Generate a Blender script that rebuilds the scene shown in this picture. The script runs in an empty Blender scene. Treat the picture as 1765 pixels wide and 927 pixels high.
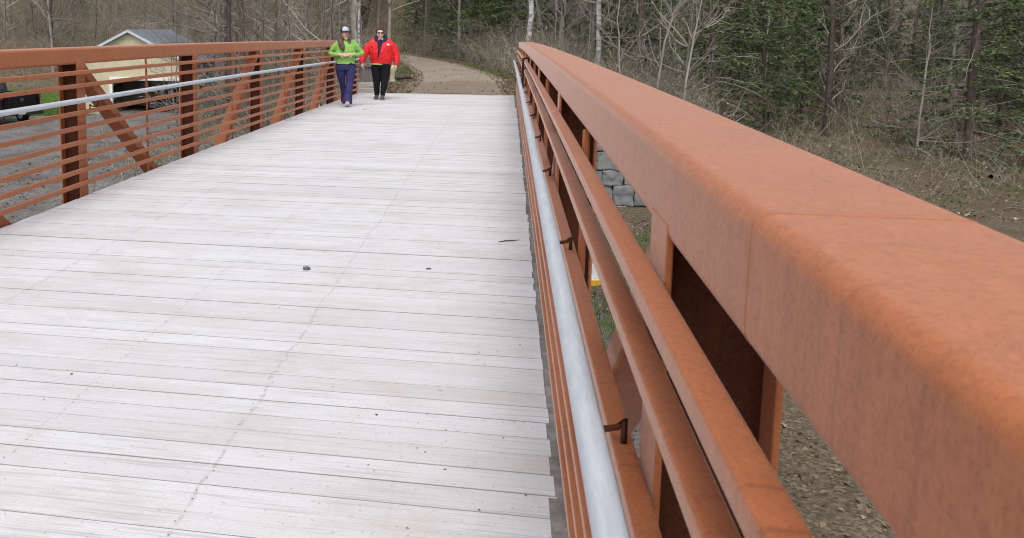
import bpy, bmesh, math, random
import numpy as np
from mathutils import Vector, Matrix, noise as mnoise
from math import sin, cos, pi, radians as R

# ------------------------------------------------------------------ camera, world, light
S = bpy.context.scene
COL = S.collection
F_PX, YAW, PIT, ROLL, HC = 1523.9, .1777, .1286, .006, 1.5204
cam_d = bpy.data.cameras.new('camera'); cam = bpy.data.objects.new('camera', cam_d); COL.objects.link(cam)
cam_d.sensor_fit = 'HORIZONTAL'; cam_d.sensor_width = 36.0
cam_d.lens = 36.0 * F_PX / 1765
cam_d.shift_x = (882.5 - 600) / 1765
cam_d.shift_y = -(463.5 - 253) / 1765
fw = Vector((-sin(YAW) * cos(PIT), cos(YAW) * cos(PIT), -sin(PIT)))
rt = Vector((cos(YAW), sin(YAW), 0)); up = rt.cross(fw)
r2 = rt * cos(ROLL) + up * sin(ROLL); u2 = up * cos(ROLL) - rt * sin(ROLL)
M = Matrix((r2, u2, -fw)).transposed().to_4x4(); M.translation = (0, 0, HC)
cam.matrix_world = M
cam_d.clip_start = .03; cam_d.clip_end = 800
cam_d.dof.use_dof = True; cam_d.dof.focus_distance = 19.0; cam_d.dof.aperture_fstop = 14.0
S.camera = cam

SUN_EL, SUN_AZ = R(56), R(178)          # azimuth measured from +Y towards +X
W = bpy.data.worlds.new('World'); S.world = W; W.use_nodes = True
nt = W.node_tree; nt.nodes.clear()
sky = nt.nodes.new('ShaderNodeTexSky'); sky.sky_type = 'NISHITA'; sky.sun_disc = False
sky.sun_elevation = SUN_EL; sky.sun_rotation = SUN_AZ; sky.air_density = 1.0; sky.dust_density = 3.5; sky.ozone_density = 1.0
hs = nt.nodes.new('ShaderNodeHueSaturation'); hs.inputs['Saturation'].default_value = .38
bg = nt.nodes.new('ShaderNodeBackground'); bg.inputs['Strength'].default_value = .15
wo = nt.nodes.new('ShaderNodeOutputWorld')
nt.links.new(sky.outputs[0], hs.inputs['Color']); nt.links.new(hs.outputs[0], bg.inputs['Color']); nt.links.new(bg.outputs[0], wo.inputs['Surface'])
sl = bpy.data.lights.new('sun', 'SUN'); sl.energy = 1.0; sl.angle = R(40); sl.color = (1, .97, .93)
so = bpy.data.objects.new('sun', sl); COL.objects.link(so)
sd = Vector((sin(SUN_AZ) * cos(SUN_EL), cos(SUN_AZ) * cos(SUN_EL), sin(SUN_EL)))
so.rotation_euler = sd.to_track_quat('Z', 'Y').to_euler(); so.location = sd * 60
S.view_settings.view_transform = 'Standard'; S.view_settings.look = 'None'
S.view_settings.exposure = 0.5; S.view_settings.gamma = 1; S.view_settings.use_curve_mapping = False
S.cycles.use_denoising = True; S.cycles.pixel_filter_type = 'BLACKMAN_HARRIS'; S.cycles.filter_width = 1.05
S.cycles.max_bounces = 6; S.cycles.diffuse_bounces = 3; S.cycles.transparent_max_bounces = 8

# ------------------------------------------------------------------ helpers
class MB:
    def __init__(s): s.v = []; s.f = []
    def add(s, vs, fs):
        o = len(s.v); s.v += [tuple(p) for p in vs]; s.f += [tuple(i + o for i in f) for f in fs]
    def box(s, c, d, rz=0, m=None):
        x, y, z = d[0] / 2, d[1] / 2, d[2] / 2
        vs = [Vector((a * x, b * y, e * z)) for a in (-1, 1) for b in (-1, 1) for e in (-1, 1)]
        if m is not None: vs = [m @ v for v in vs]
        elif rz: q = Matrix.Rotation(rz, 3, 'Z'); vs = [q @ v for v in vs]
        c = Vector(c)
        s.add([v + c for v in vs], [(0, 1, 3, 2), (4, 6, 7, 5), (0, 4, 5, 1), (2, 3, 7, 6), (0, 2, 6, 4), (1, 5, 7, 3)])
    def tube(s, pts, rad, n=8, cap=True):
        pts = [Vector(p) for p in pts]; k = len(pts)
        if not hasattr(rad, '__len__'): rad = [rad] * k
        a = None; vs = []
        for i, p in enumerate(pts):
            t = (pts[min(i + 1, k - 1)] - pts[max(i - 1, 0)]).normalized()
            if a is None:
                a = Vector((1, 0, 0)) if abs(t.x) < .8 else Vector((0, 0, 1))
            a = (a - t * a.dot(t)).normalized(); b = t.cross(a)
            vs += [p + (a * cos(2 * pi * j / n) + b * sin(2 * pi * j / n)) * rad[i] for j in range(n)]
        fs = [(i * n + j, i * n + (j + 1) % n, (i + 1) * n + (j + 1) % n, (i + 1) * n + j) for i in range(k - 1) for j in range(n)]
        if cap: fs += [tuple(range(n))[::-1], tuple(range((k - 1) * n, k * n))]
        s.add(vs, fs)
    def sweep(s, prof, frames):            # closed profile [(u,v)], frames [(origin, U, V)]
        n = len(prof); vs = []
        for o, U, V in frames:
            vs += [Vector(o) + Vector(U) * u + Vector(V) * v for u, v in prof]
        k = len(frames)
        fs = [(i * n + j, i * n + (j + 1) % n, (i + 1) * n + (j + 1) % n, (i + 1) * n + j) for i in range(k - 1) for j in range(n)]
        fs += [tuple(range(n))[::-1], tuple(range((k - 1) * n, k * n))]
        s.add(vs, fs)
    def prism(s, poly, y0, y1, axis='Y'):   # polygon in (x,z) extruded in y, or (x,y) extruded in z
        n = len(poly)
        if axis == 'Y': vs = [(x, y0, z) for x, z in poly] + [(x, y1, z) for x, z in poly]
        elif axis == 'X': vs = [(y0, x, z) for x, z in poly] + [(y1, x, z) for x, z in poly]
        else: vs = [(x, y, y0) for x, y in poly] + [(x, y, y1) for x, y in poly]
        fs = [(j, (j + 1) % n, n + (j + 1) % n, n + j) for j in range(n)] + [tuple(range(n))[::-1], tuple(range(n, 2 * n))]
        s.add(vs, fs)
    def build(s, name, mat, parent=None, smooth=False, bevel=0, seg=2):
        me = bpy.data.meshes.new(name); me.from_pydata(s.v, [], s.f)
        bm = bmesh.new(); bm.from_mesh(me); bmesh.ops.recalc_face_normals(bm, faces=bm.faces[:])
        if bevel:
            bmesh.ops.bevel(bm, geom=[e for e in bm.edges if len(e.link_faces) == 2 and e.calc_face_angle(0) > .5], offset=bevel, segments=seg, affect='EDGES', profile=.5, clamp_overlap=True)
        bm.to_mesh(me); bm.free()
        if smooth:
            for p in me.polygons: p.use_smooth = True
        return link(name, me, mat, parent)

def wn(o):
    m_ = o.modifiers.new('weighted', 'WEIGHTED_NORMAL'); m_.weight = 90; m_.mode = 'FACE_AREA'; return o
def link(name, me, mat, parent=None):
    o = bpy.data.objects.new(name, me); COL.objects.link(o)
    if mat is not None and not len(me.materials): me.materials.append(mat)
    if parent is not None: o.parent = parent
    return o
def npmesh(name, V, Q, mat, parent=None, smooth=False):     # V (n,3), Q (m,k)
    me = bpy.data.meshes.new(name); V = np.asarray(V, np.float32); Q = np.asarray(Q, np.int32)
    k = Q.shape[1]
    me.vertices.add(len(V)); me.vertices.foreach_set('co', V.ravel())
    me.loops.add(Q.size); me.loops.foreach_set('vertex_index', Q.ravel())
    me.polygons.add(len(Q)); me.polygons.foreach_set('loop_start', np.arange(0, Q.size, k, dtype=np.int32))
    me.polygons.foreach_set('loop_total', np.full(len(Q), k, np.int32))
    if smooth: me.polygons.foreach_set('use_smooth', np.ones(len(Q), bool))
    me.update(calc_edges=True); me.validate()
    return link(name, me, mat, parent)
def empty(name, loc=(0, 0, 0), rz=0):
    o = bpy.data.objects.new(name, None); COL.objects.link(o); o.location = loc; o.rotation_euler = (0, 0, rz); o.empty_display_size = .2
    return o
def tag(o, label=None, cat=None, group=None, kind=None):
    if label: o['label'] = label
    if cat: o['category'] = cat
    if group: o['group'] = group
    if kind: o['kind'] = kind
    return o
def copy_tree(o, parent=None):
    c = o.copy(); COL.objects.link(c)
    if parent is not None: c.parent = parent
    for ch in [q for q in CH.get(o.name, [])]: copy_tree(ch, c)
    return c
CH = {}
def index_children():
    CH.clear()
    for q in bpy.data.objects:
        if q.parent: CH.setdefault(q.parent.name, []).append(q)
def rrect(w, h, r, n=4):                    # rounded rectangle profile centred on 0
    out = []
    for cx, cy, a0 in ((w / 2 - r, h / 2 - r, 0), (-w / 2 + r, h / 2 - r, 90), (-w / 2 + r, -h / 2 + r, 180), (w / 2 - r, -h / 2 + r, 270)):
        for i in range(n + 1):
            a = R(a0 + 90 * i / n); out.append((cx + r * cos(a), cy + r * sin(a)))
    return out

# ------------------------------------------------------------------ materials
def newmat(name):
    m = bpy.data.materials.new(name); m.use_nodes = True
    n = m.node_tree.nodes; n.clear()
    o = n.new('ShaderNodeOutputMaterial'); p = n.new('ShaderNodeBsdfPrincipled'); m.node_tree.links.new(p.outputs[0], o.inputs[0])
    return m, m.node_tree, p
def N(t, typ, **kw):
    n = t.nodes.new(typ)
    for k, v in kw.items():
        if k in n.inputs: n.inputs[k].default_value = v
        else: setattr(n, k, v)
    return n
def ramp(t, fac, stops):
    r = t.nodes.new('ShaderNodeValToRGB'); e = r.color_ramp.elements
    while len(e) < len(stops): e.new(.5)
    for i, (p, c) in enumerate(stops): e[i].position = p; e[i].color = (*c, 1) if len(c) == 3 else c
    t.links.new(fac, r.inputs[0]); return r.outputs[0]
def coords(t, scale=(1, 1, 1), out='Object'):
    c = t.nodes.new('ShaderNodeTexCoord'); m = t.nodes.new('ShaderNodeMapping'); m.inputs['Scale'].default_value = scale
    t.links.new(c.outputs[out], m.inputs[0]); return m.outputs[0]
def noise(t, vec, scale, detail=4, rough=.6):
    n = N(t, 'ShaderNodeTexNoise', Scale=scale, Detail=detail, Roughness=rough); t.links.new(vec, n.inputs['Vector']); return n.outputs['Fac']
def mixc(t, fac, a, b, mode='MIX'):
    m = t.nodes.new('ShaderNodeMix'); m.data_type = 'RGBA'; m.blend_type = mode
    for sock, v in ((0, fac), (6, a), (7, b)):
        if hasattr(v, 'links'): t.links.new(v, m.inputs[sock])
        elif sock == 0: m.inputs[0].default_value = v
        else: m.inputs[sock].default_value = (*v, 1)
    return m.outputs[2]
def math_(t, op, a, b=None, c=None):
    m = t.nodes.new('ShaderNodeMath'); m.operation = op
    for i, v in enumerate((a, b, c)):
        if v is None: continue
        if hasattr(v, 'links'): t.links.new(v, m.inputs[i])
        else: m.inputs[i].default_value = v
    return m.outputs[0]
def bump(t, p, h, strength=.3, dist=.01):
    b = N(t, 'ShaderNodeBump', Strength=strength, Distance=dist); t.links.new(h, b.inputs['Height']); t.links.new(b.outputs[0], p.inputs['Normal'])
def setc(t, p, c, rough=.8, metal=0, spec=.3):
    if hasattr(c, 'links'): t.links.new(c, p.inputs['Base Color'])
    else: p.inputs['Base Color'].default_value = (*c, 1)
    if hasattr(rough, 'links'): t.links.new(rough, p.inputs['Roughness'])
    else: p.inputs['Roughness'].default_value = rough
    p.inputs['Metallic'].default_value = metal; p.inputs['Specular IOR Level'].default_value = spec
def simple(name, c, c2=None, scale=8, rough=.8, metal=0, spec=.3, b=.0, bscale=None, rnd=0, vec=(1, 1, 1), dist=.01):
    m, t, p = newmat(name); v = coords(t, vec)
    c2 = c2 or tuple(x * .75 for x in c)
    col = ramp(t, noise(t, v, scale, 5), [(.32, c2), (.68, c)])
    if rnd:
        oi = t.nodes.new('ShaderNodeObjectInfo')
        f = math_(t, 'MULTIPLY_ADD', oi.outputs['Random'], 2 * rnd, 1 - rnd)
        hv = N(t, 'ShaderNodeHueSaturation'); t.links.new(col, hv.inputs['Color']); t.links.new(f, hv.inputs['Value']); col = hv.outputs[0]
    setc(t, p, col, rough, metal, spec)
    if b: bump(t, p, noise(t, v, bscale or scale * 4, 6), b, dist)
    return m
def island(name, stops, rough=.85, spec=.2, trans=0, rnd=0, b=0):
    m, t, p = newmat(name); g = t.nodes.new('ShaderNodeNewGeometry')
    col = ramp(t, g.outputs['Random Per Island'], stops)
    if rnd:
        oi = t.nodes.new('ShaderNodeObjectInfo'); f = math_(t, 'MULTIPLY_ADD', oi.outputs['Random'], 2 * rnd, 1 - rnd)
        hv = N(t, 'ShaderNodeHueSaturation'); t.links.new(col, hv.inputs['Color']); t.links.new(f, hv.inputs['Value']); col = hv.outputs[0]
    setc(t, p, col, rough, 0, spec)
    if trans:
        tr = t.nodes.new('ShaderNodeBsdfTranslucent'); t.links.new(col, tr.inputs[0]); mx = t.nodes.new('ShaderNodeMixShader'); mx.inputs[0].default_value = trans
        o = [q for q in t.nodes if q.type == 'OUTPUT_MATERIAL'][0]
        t.links.new(p.outputs[0], mx.inputs[1]); t.links.new(tr.outputs[0], mx.inputs[2]); t.links.new(mx.outputs[0], o.inputs[0])
    return m

def rust_mat(name, light, mid, dark, streak=(4, 4, .5), speck=.5, rough=.55, spec=.5, sheen=.0):
    m, t, p = newmat(name); v = coords(t); vs = coords(t, streak)
    a = ramp(t, noise(t, vs, 9.0, 8, .75), [(.30, mid), (.62, light)])
    f1 = noise(t, v, 300, 4, .8); f2 = noise(t, v, 110, 5, .8); f3 = noise(t, v, 620, 2, .6)
    pit = ramp(t, f1, [(.33, (1, 1, 1)), (.47, (0, 0, 0))]); pit2 = ramp(t, f2, [(.36, (1, 1, 1)), (.50, (0, 0, 0))])
    hi = ramp(t, f3, [(.56, (0, 0, 0)), (.72, (1, 1, 1))])
    blot = ramp(t, noise(t, coords(t, (3, 1.2, 3)), 2.2, 7, .75), [(.50, (0, 0, 0)), (.70, (1, 1, 1))])
    c = mixc(t, math_(t, 'MULTIPLY', blot, .14), a, dark)
    c = mixc(t, math_(t, 'MULTIPLY', pit2, speck * .45), c, dark)
    c = mixc(t, math_(t, 'MULTIPLY', pit, speck * .8), c, dark)
    c = mixc(t, math_(t, 'MULTIPLY', hi, .35), c, tuple(min(1, x * 1.5 + .03) for x in light))
    run = ramp(t, noise(t, coords(t, (1, 9, .25)), 3.2, 4, .6), [(.60, (0, 0, 0)), (.74, (1, 1, 1))])
    c = mixc(t, math_(t, 'MULTIPLY', run, .42), c, dark)
    setc(t, p, c, ramp(t, f2, [(.3, (rough + .18,) * 3), (.7, (rough - .08,) * 3)]), 0, spec)
    if sheen: p.inputs['Sheen Weight'].default_value = sheen; p.inputs['Sheen Roughness'].default_value = .26; p.inputs['Sheen Tint'].default_value = (1, .88, .84, 1)
    bump(t, p, math_(t, 'ADD', f1, math_(t, 'MULTIPLY', f2, .6)), .35, .0015)
    return m
RUST = rust_mat('weathering_steel', (.43, .140, .048), (.345, .106, .035), (.12, .042, .022), speck=.65, sheen=.42)
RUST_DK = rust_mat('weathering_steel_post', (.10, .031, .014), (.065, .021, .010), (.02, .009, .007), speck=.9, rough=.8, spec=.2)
GALV = None
m, t, p = newmat('galvanised_pipe'); v = coords(t, (1, 1, 1))
c = ramp(t, noise(t, coords(t, (1, .12, 1)), 60, 5, .7), [(.3, (.42, .455, .50)), (.7, (.56, .595, .645))])
c = mixc(t, ramp(t, noise(t, coords(t, (30, .8, 30)), 3, 4), [(.5, (0, 0, 0)), (.75, (.35, .35, .35))]), c, (.36, .40, .46))
setc(t, p, c, .55, .0, .5); GALV = m

m, t, p = newmat('deck_boards')
g = t.nodes.new('ShaderNodeNewGeometry'); tc = t.nodes.new('ShaderNodeTexCoord'); sx = t.nodes.new('ShaderNodeSeparateXYZ'); t.links.new(tc.outputs['Object'], sx.inputs[0])
rp = g.outputs['Random Per Island']
base = ramp(t, rp, [(0, (.565, .56, .57)), (.25, (.605, .604, .62)), (.8, (.635, .634, .652)), (1, (.585, .575, .575))])
gv = coords(t, (2.2, 90, 90)); off = t.nodes.new('ShaderNodeVectorMath'); off.operation = 'ADD'; cmb = t.nodes.new('ShaderNodeCombineXYZ')
t.links.new(math_(t, 'MULTIPLY', rp, 300.), cmb.inputs[0]); t.links.new(gv, off.inputs[0]); t.links.new(cmb.outputs[0], off.inputs[1])
grain = noise(t, off.outputs[0], 1.0, 6, .65)
base = mixc(t, ramp(t, grain, [(.36, (.65, .65, .65)), (.47, (0, 0, 0))]), base, (.38, .365, .365))
warm = ramp(t, noise(t, coords(t, (.9, 1.5, 1)), 1.7, 7, .72), [(.48, (0, 0, 0)), (.74, (.6, .6, .6))])
base = mixc(t, warm, base, (.45, .395, .355))
cool = ramp(t, noise(t, coords(t, (.35, .9, 1)), .9, 4, .6), [(.46, (0, 0, 0)), (.7, (.5, .5, .5))])
base = mixc(t, cool, base, (.49, .48, .485))
# dark dirt lines where the boards are screwed to the stringers
wob = math_(t, 'MULTIPLY_ADD', noise(t, coords(t, (1, 1.3, 1)), 1.6, 3), .10, -.05)
xx = math_(t, 'ADD', sx.outputs[0], wob)
ln = None
for x0, wd, amt in ((-1.0, .008, .5), (-2.80, .008, .45), (-1.76, .006, .22), (-3.35, .006, .18), (-.35, .006, .12)):
    d = math_(t, 'ABSOLUTE', math_(t, 'SUBTRACT', xx, x0)); q = math_(t, 'MULTIPLY', math_(t, 'LESS_THAN', d, wd), amt)
    ln = q if ln is None else math_(t, 'MAXIMUM', ln, q)
brk = ramp(t, noise(t, coords(t, (3, 5, 1)), 2.0, 4, .7), [(.42, (0, 0, 0)), (.58, (1, 1, 1))])
base = mixc(t, math_(t, 'MULTIPLY', ln, math_(t, 'MULTIPLY', brk, .6)), base, (.20, .18, .18))
spk = ramp(t, noise(t, coords(t), 55, 2, .5), [(.27, (.8, .8, .8)), (.31, (0, 0, 0))])
base = mixc(t, math_(t, 'MULTIPLY', spk, .6), base, (.2, .18, .18))
sxy = math_(t, 'FRACT', math_(t, 'MULTIPLY', sx.outputs[1], 70.0)); groove = math_(t, 'LESS_THAN', sxy, .16)
gvis = ramp(t, noise(t, coords(t, (.5, 6, 1)), 1.3, 4, .6), [(.42, (0, 0, 0)), (.62, (.30, .30, .30))])
base = mixc(t, math_(t, 'MULTIPLY', groove, gvis), base, (.30, .28, .27))
grit = ramp(t, noise(t, coords(t), 210, 3, .7), [(.33, (.45, .45, .45)), (.45, (0, 0, 0))])
base = mixc(t, grit, base, (.34, .32, .31))
gn = t.nodes.new('ShaderNodeNewGeometry'); sn = t.nodes.new('ShaderNodeSeparateXYZ'); t.links.new(gn.outputs['True Normal'], sn.inputs[0])
side = ramp(t, math_(t, 'ABSOLUTE', sn.outputs[1]), [(.30, (0, 0, 0)), (.55, (1, 1, 1))])     # board side faces coloured darker along the joints
base = mixc(t, math_(t, 'MULTIPLY', side, .62), base, (.15, .13, .12))
setc(t, p, base, .8, 0, .2); bump(t, p, math_(t, 'SUBTRACT', grain, math_(t, 'MULTIPLY', groove, .5)), .4, .003); DECK = m

STEEL_DK = simple('dark_fastener_steel', (.10, .085, .08), (.05, .04, .04), 40, .6, .4)
CONC = simple('concrete', (.42, .40, .365), (.31, .285, .255), 3, .9, b=.3, bscale=40)
WOOD_W = simple('weathered_timber', (.42, .40, .345), (.27, .255, .21), 3, .9, b=.4, bscale=14, vec=(.6, 14, 14))
WOOD_V = simple('weathered_fence_board', (.17, .155, .14), (.075, .07, .065), 3, .9, b=.4, bscale=10, vec=(14, 14, .7))
TEAL = simple('grey_green_paint', (.30, .35, .33), (.2, .25, .235), 6, .8)
STONE = None
m, t, p = newmat('grey_block_stone'); g = t.nodes.new('ShaderNodeNewGeometry'); v = coords(t)
c = ramp(t, g.outputs['Random Per Island'], [(0, (.085, .092, .10)), (.5, (.14, .15, .165)), (1, (.20, .205, .205))])
c = mixc(t, ramp(t, noise(t, v, 6, 6, .7), [(.35, (0, 0, 0)), (.7, (.7, .7, .7))]), c, (.25, .25, .245))
c = mixc(t, ramp(t, noise(t, v, 1.7, 4), [(.58, (0, 0, 0)), (.66, (.7, .7, .7))]), c, (.07, .11, .04))
setc(t, p, c, .92); bump(t, p, noise(t, v, 9, 6), .6, .03); STONE = m
BOULDER = simple('pale_boulder', (.52, .51, .49), (.30, .30, .29), 4, .9, b=.5, bscale=9)

# ground: litter, gravel and grass mixed by a painted ground-cover attribute
m, t, p = newmat('ground_cover'); v = coords(t)
at = t.nodes.new('ShaderNodeAttribute'); at.attribute_name = 'cover'; sep = t.nodes.new('ShaderNodeSeparateColor'); t.links.new(at.outputs['Color'], sep.inputs[0])
vor = N(t, 'ShaderNodeTexVoronoi', Scale=24.0); t.links.new(v, vor.inputs['Vector']); vs_ = t.nodes.new('ShaderNodeSeparateColor'); t.links.new(vor.outputs['Color'], vs_.inputs[0])
lit = ramp(t, vs_.outputs[0], [(0, (.08, .06, .042)), (.4, (.12, .092, .064)), (.75, (.165, .13, .09)), (1, (.22, .18, .13))])
lit = mixc(t, ramp(t, noise(t, v, .8, 5), [(.4, (0, 0, 0)), (.65, (.6, .6, .6))]), lit, (.075, .062, .042))
gr = ramp(t, noise(t, v, 9, 8, .85), [(.34, (.065, .06, .057)), (.5, (.165, .156, .15)), (.68, (.34, .33, .32))])
gr = mixc(t, ramp(t, noise(t, v, .7, 6, .7), [(.42, (0, 0, 0)), (.62, (.75, .75, .75))]), gr, (.095, .08, .068))
lit = mixc(t, ramp(t, noise(t, v, .45, 6, .7), [(.52, (0, 0, 0)), (.64, (.8, .8, .8))]), lit, (.06, .075, .028))
gs = ramp(t, noise(t, v, 5, 6, .7), [(.3, (.035, .06, .015)), (.7, (.10, .17, .035))])
edge = noise(t, v, 1.2, 6, .7)
def mask(sock): return ramp(t, math_(t, 'ADD', sock, math_(t, 'MULTIPLY_ADD', edge, .9, -.45)), [(.42, (0, 0, 0)), (.58, (1, 1, 1))])
c = mixc(t, mask(sep.outputs[0]), lit, gr); c = mixc(t, mask(sep.outputs[1]), c, gs)
setc(t, p, c, .95, 0, .1); bump(t, p, noise(t, v, 20, 5, .7), .6, .04); GROUND = m
m, t, p = newmat('gravel_path'); v = coords(t)
c = ramp(t, noise(t, v, 60, 4, .8), [(.3, (.185, .150, .115)), (.5, (.285, .24, .19)), (.72, (.39, .34, .28))])
c = mixc(t, ramp(t, noise(t, coords(t, (1.0, .5, 1)), .9, 5, .65), [(.40, (0, 0, 0)), (.65, (.75, .75, .75))]), c, (.21, .172, .14))
sp = t.nodes.new('ShaderNodeSeparateXYZ'); t.links.new(v, sp.inputs[0])
nr = math_(t, 'MULTIPLY_ADD', noise(t, v, 1.1, 5), 5., math_(t, 'SUBTRACT', 27.5, sp.outputs[1]))     # leafy soil tracked over the gravel by the bridge
c = mixc(t, ramp(t, nr, [(.0, (0, 0, 0)), (.9, (.6, .6, .6))]), c, (.165, .122, .09))
setc(t, p, c, .95, 0, .15); bump(t, p, noise(t, v, 60, 3), .5, .015); PATH = m

BARK = [simple('grey_bark', (.19, .175, .155), (.08, .072, .062), 6, .95, b=.6, bscale=9, rnd=.3, vec=(4, 4, .7), dist=.03),
        simple('brown_bark', (.13, .10, .085), (.05, .04, .034), 6, .95, b=.6, bscale=9, rnd=.25, vec=(4, 4, .7), dist=.03),
        simple('pale_bark', (.33, .31, .27), (.18, .165, .14), 5, .95, b=.4, bscale=9, rnd=.2, vec=(3, 3, .8), dist=.02)]
m, t, p = newmat('birch_bark')
c = ramp(t, noise(t, coords(t, (1.6, 1.6, 3.2)), 2.2, 5, .7), [(.33, (.03, .03, .03)), (.42, (.22, .22, .215)), (.60, (.52, .51, .485))])
c = mixc(t, ramp(t, noise(t, coords(t, (2, 2, 1.2)), .9, 3), [(.55, (0, 0, 0)), (.63, (.85, .85, .85))]), c, (.05, .048, .05))
setc(t, p, c, .8); BIRCH = m
TWIG = island('bare_twig', [(0, (.10, .083, .067)), (.35, (.19, .165, .137)), (.75, (.31, .28, .24)), (1, (.43, .405, .365))], rnd=.25)
TWIG_PALE = island('pale_twig', [(0, (.18, .165, .14)), (.5, (.28, .26, .225)), (1, (.39, .37, .33))])
BRUSH = island('dry_brush', [(0, (.07, .055, .042)), (.35, (.19, .158, .122)), (.75, (.33, .285, .23)), (.93, (.42, .38, .32)), (1, (.52, .50, .45))])
LEAF_DRY = island('fallen_leaf', [(0, (.065, .046, .03)), (.45, (.15, .11, .07)), (.85, (.24, .185, .12)), (.97, (.33, .27, .19)), (1, (.46, .40, .31))])
LEAF_GRN = island('brush_leaf', [(0, (.045, .07, .025)), (.5, (.125, .16, .065)), (.8, (.24, .26, .14)), (1, (.42, .42, .32))], trans=.2)
NEEDLE = island('evergreen_needles', [(0, (.035, .058, .024)), (.5, (.092, .135, .05)), (1, (.17, .215, .085))], trans=.15, rnd=.3)
NEEDLE_BR = island('bright_needles', [(0, (.035, .075, .018)), (.5, (.075, .15, .03)), (1, (.14, .24, .055))], trans=.25)
GRASS = island('short_grass', [(0, (.045, .075, .02)), (.5, (.10, .17, .04)), (.9, (.17, .25, .07)), (1, (.26, .24, .12))], trans=.25)

# ------------------------------------------------------------------ terrain
def ss(a, b, x): q = np.clip((x - a) / (b - a), 0, 1); return q * q * (3 - 2 * q)
PYS = [20, 24, 30, 35, 40, 45, 50, 57, 63, 70, 80, 95]
PXS = [-1.3, -1.35, -1.6, -2.05, -2.85, -3.7, -4.7, -6.1, -7.5, -9.5, -12.8, -18.5]
PWS = [1.52, 1.52, 1.5, 1.45, 1.45, 1.4, 1.35, 1.2, 1.2, 1.2, 1.2, 1.2]
def pcx(y): return np.interp(y, PYS, PXS)
def H(x, y):
    x = np.asarray(x, float); y = np.asarray(y, float)
    n1 = np.sin(x * .31 + 1.3) * np.cos(y * .27) * .10 + np.sin(x * .9 + y * .7) * .04 + np.sin(x * 1.9 - y * 1.6 + 2) * .025
    base = -3.0 + n1
    d = x - pcx(y)
    right = 2.5 * ss(26, 44, y) * ss(-2, 3, d) * (1 - .35 * ss(9, 20, d))
    leftrise = 1.1 * ss(30, 44, y) * ss(-11, -5, d) * (1 - ss(-2, 1, d))
    hl = .40 * np.maximum(0, y - 52.5 - .18 * (x + 20)) * ss(-6, -16, x)
    hr = .13 * np.maximum(0, y - 55) * ss(-18, -5, x) + .12 * np.maximum(0, np.abs(x) - 45) * ss(0, 40, y)
    z = base + right + leftrise + hl + hr + n1 * 2 * ss(50, 70, y)
    wide = np.where(d < 0, 7.0, 6.0)
    cor = (1 - ss(2.7, wide, np.abs(d)))
    inner = (x > -4.6) & (x < 1.1)
    bank = np.where(inner, ss(23.05, 23.25, y), ss(21.5 + 0 * y, 27.0, y))
    wing = (x >= 1.1) & (x < 6.2)
    bank = np.where(wing, ss(23.75, 24.0, y), bank)
    z = z + (-.1 - z) * cor * bank
    z = np.where(wing & (y > 23.75) & (y < 34), np.maximum(z, -.55 - .12 * (x - 1.1) - .03 * (y - 24)), z)
    nb = (1 - ss(-7.0, -2.2, y)) * (1 - ss(5, 12, np.abs(x + 1.8)))
    z = z + (-.15 - z) * nb
    return z
def grid_lines(pairs):
    out = []
    for a, b, st in pairs: out += list(np.arange(a, b, st))
    return np.array(out + [pairs[-1][1]])
gx = grid_lines([(-190, -60, 6), (-60, -30, 1.5), (-30, -6, .6), (-6, 8, .22), (8, 30, .8), (30, 70, 2), (70, 190, 6)])
gy = grid_lines([(-60, -10, 4), (-10, 20, .8), (20, 22.8, .4), (22.8, 24.4, .1), (24.4, 40, .4), (40, 80, .8), (80, 130, 3), (130, 280, 8)])
GX, GY = np.meshgrid(gx, gy); GZ = H(GX, GY)
V = np.stack([GX.ravel(), GY.ravel(), GZ.ravel()], 1); nx, ny = len(gx), len(gy)
ii = np.arange(ny - 1)[:, None] * nx + np.arange(nx - 1)[None]
Q = np.stack([ii, ii + 1, ii + nx + 1, ii + nx], -1).reshape(-1, 4)
ground = npmesh('ground', V, Q, GROUND, smooth=True); tag(ground, kind='structure')
ca = ground.data.color_attributes.new('cover', 'FLOAT_COLOR', 'POINT')
d = GX - pcx(GY)
lot = ((GX < -5.2) | (GY < 22)) & (GZ < -2.3)
gravel = np.where(lot, 1.0, 0.0) * (1 - ss(45.0, 47.5, GY - .0 * GX)) * ss(-46, -36, GX) * (1 - ss(.5, 3.0, GX)) * (1 - ss(-12.0, -9.0, GX) * ss(20, 27, GY))
grass = ss(-41, -38, GX) * (1 - ss(-23.5, -22, GX)) * ss(42.0, 43.5, GY) * (1 - ss(51.8, 52.8, GY))
grass = np.maximum(grass, ((d > 1.35) & (d < 2.4) & (GY > 33) & (GY < 44)) * .46)
grass = np.maximum(grass, ((d < -1.5) & (d > -3.0) & (GY > 29) & (GY < 40)) * .45)
grass = np.maximum(grass, ((GX > .6) & (GX < 4) & (GY > 12) & (GY < 21)) * .42)
col = np.stack([gravel, grass, 0 * gravel, 0 * gravel + 1], -1).reshape(-1, 4).astype(np.float32)
ca.data.foreach_set('color', col.ravel())
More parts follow.
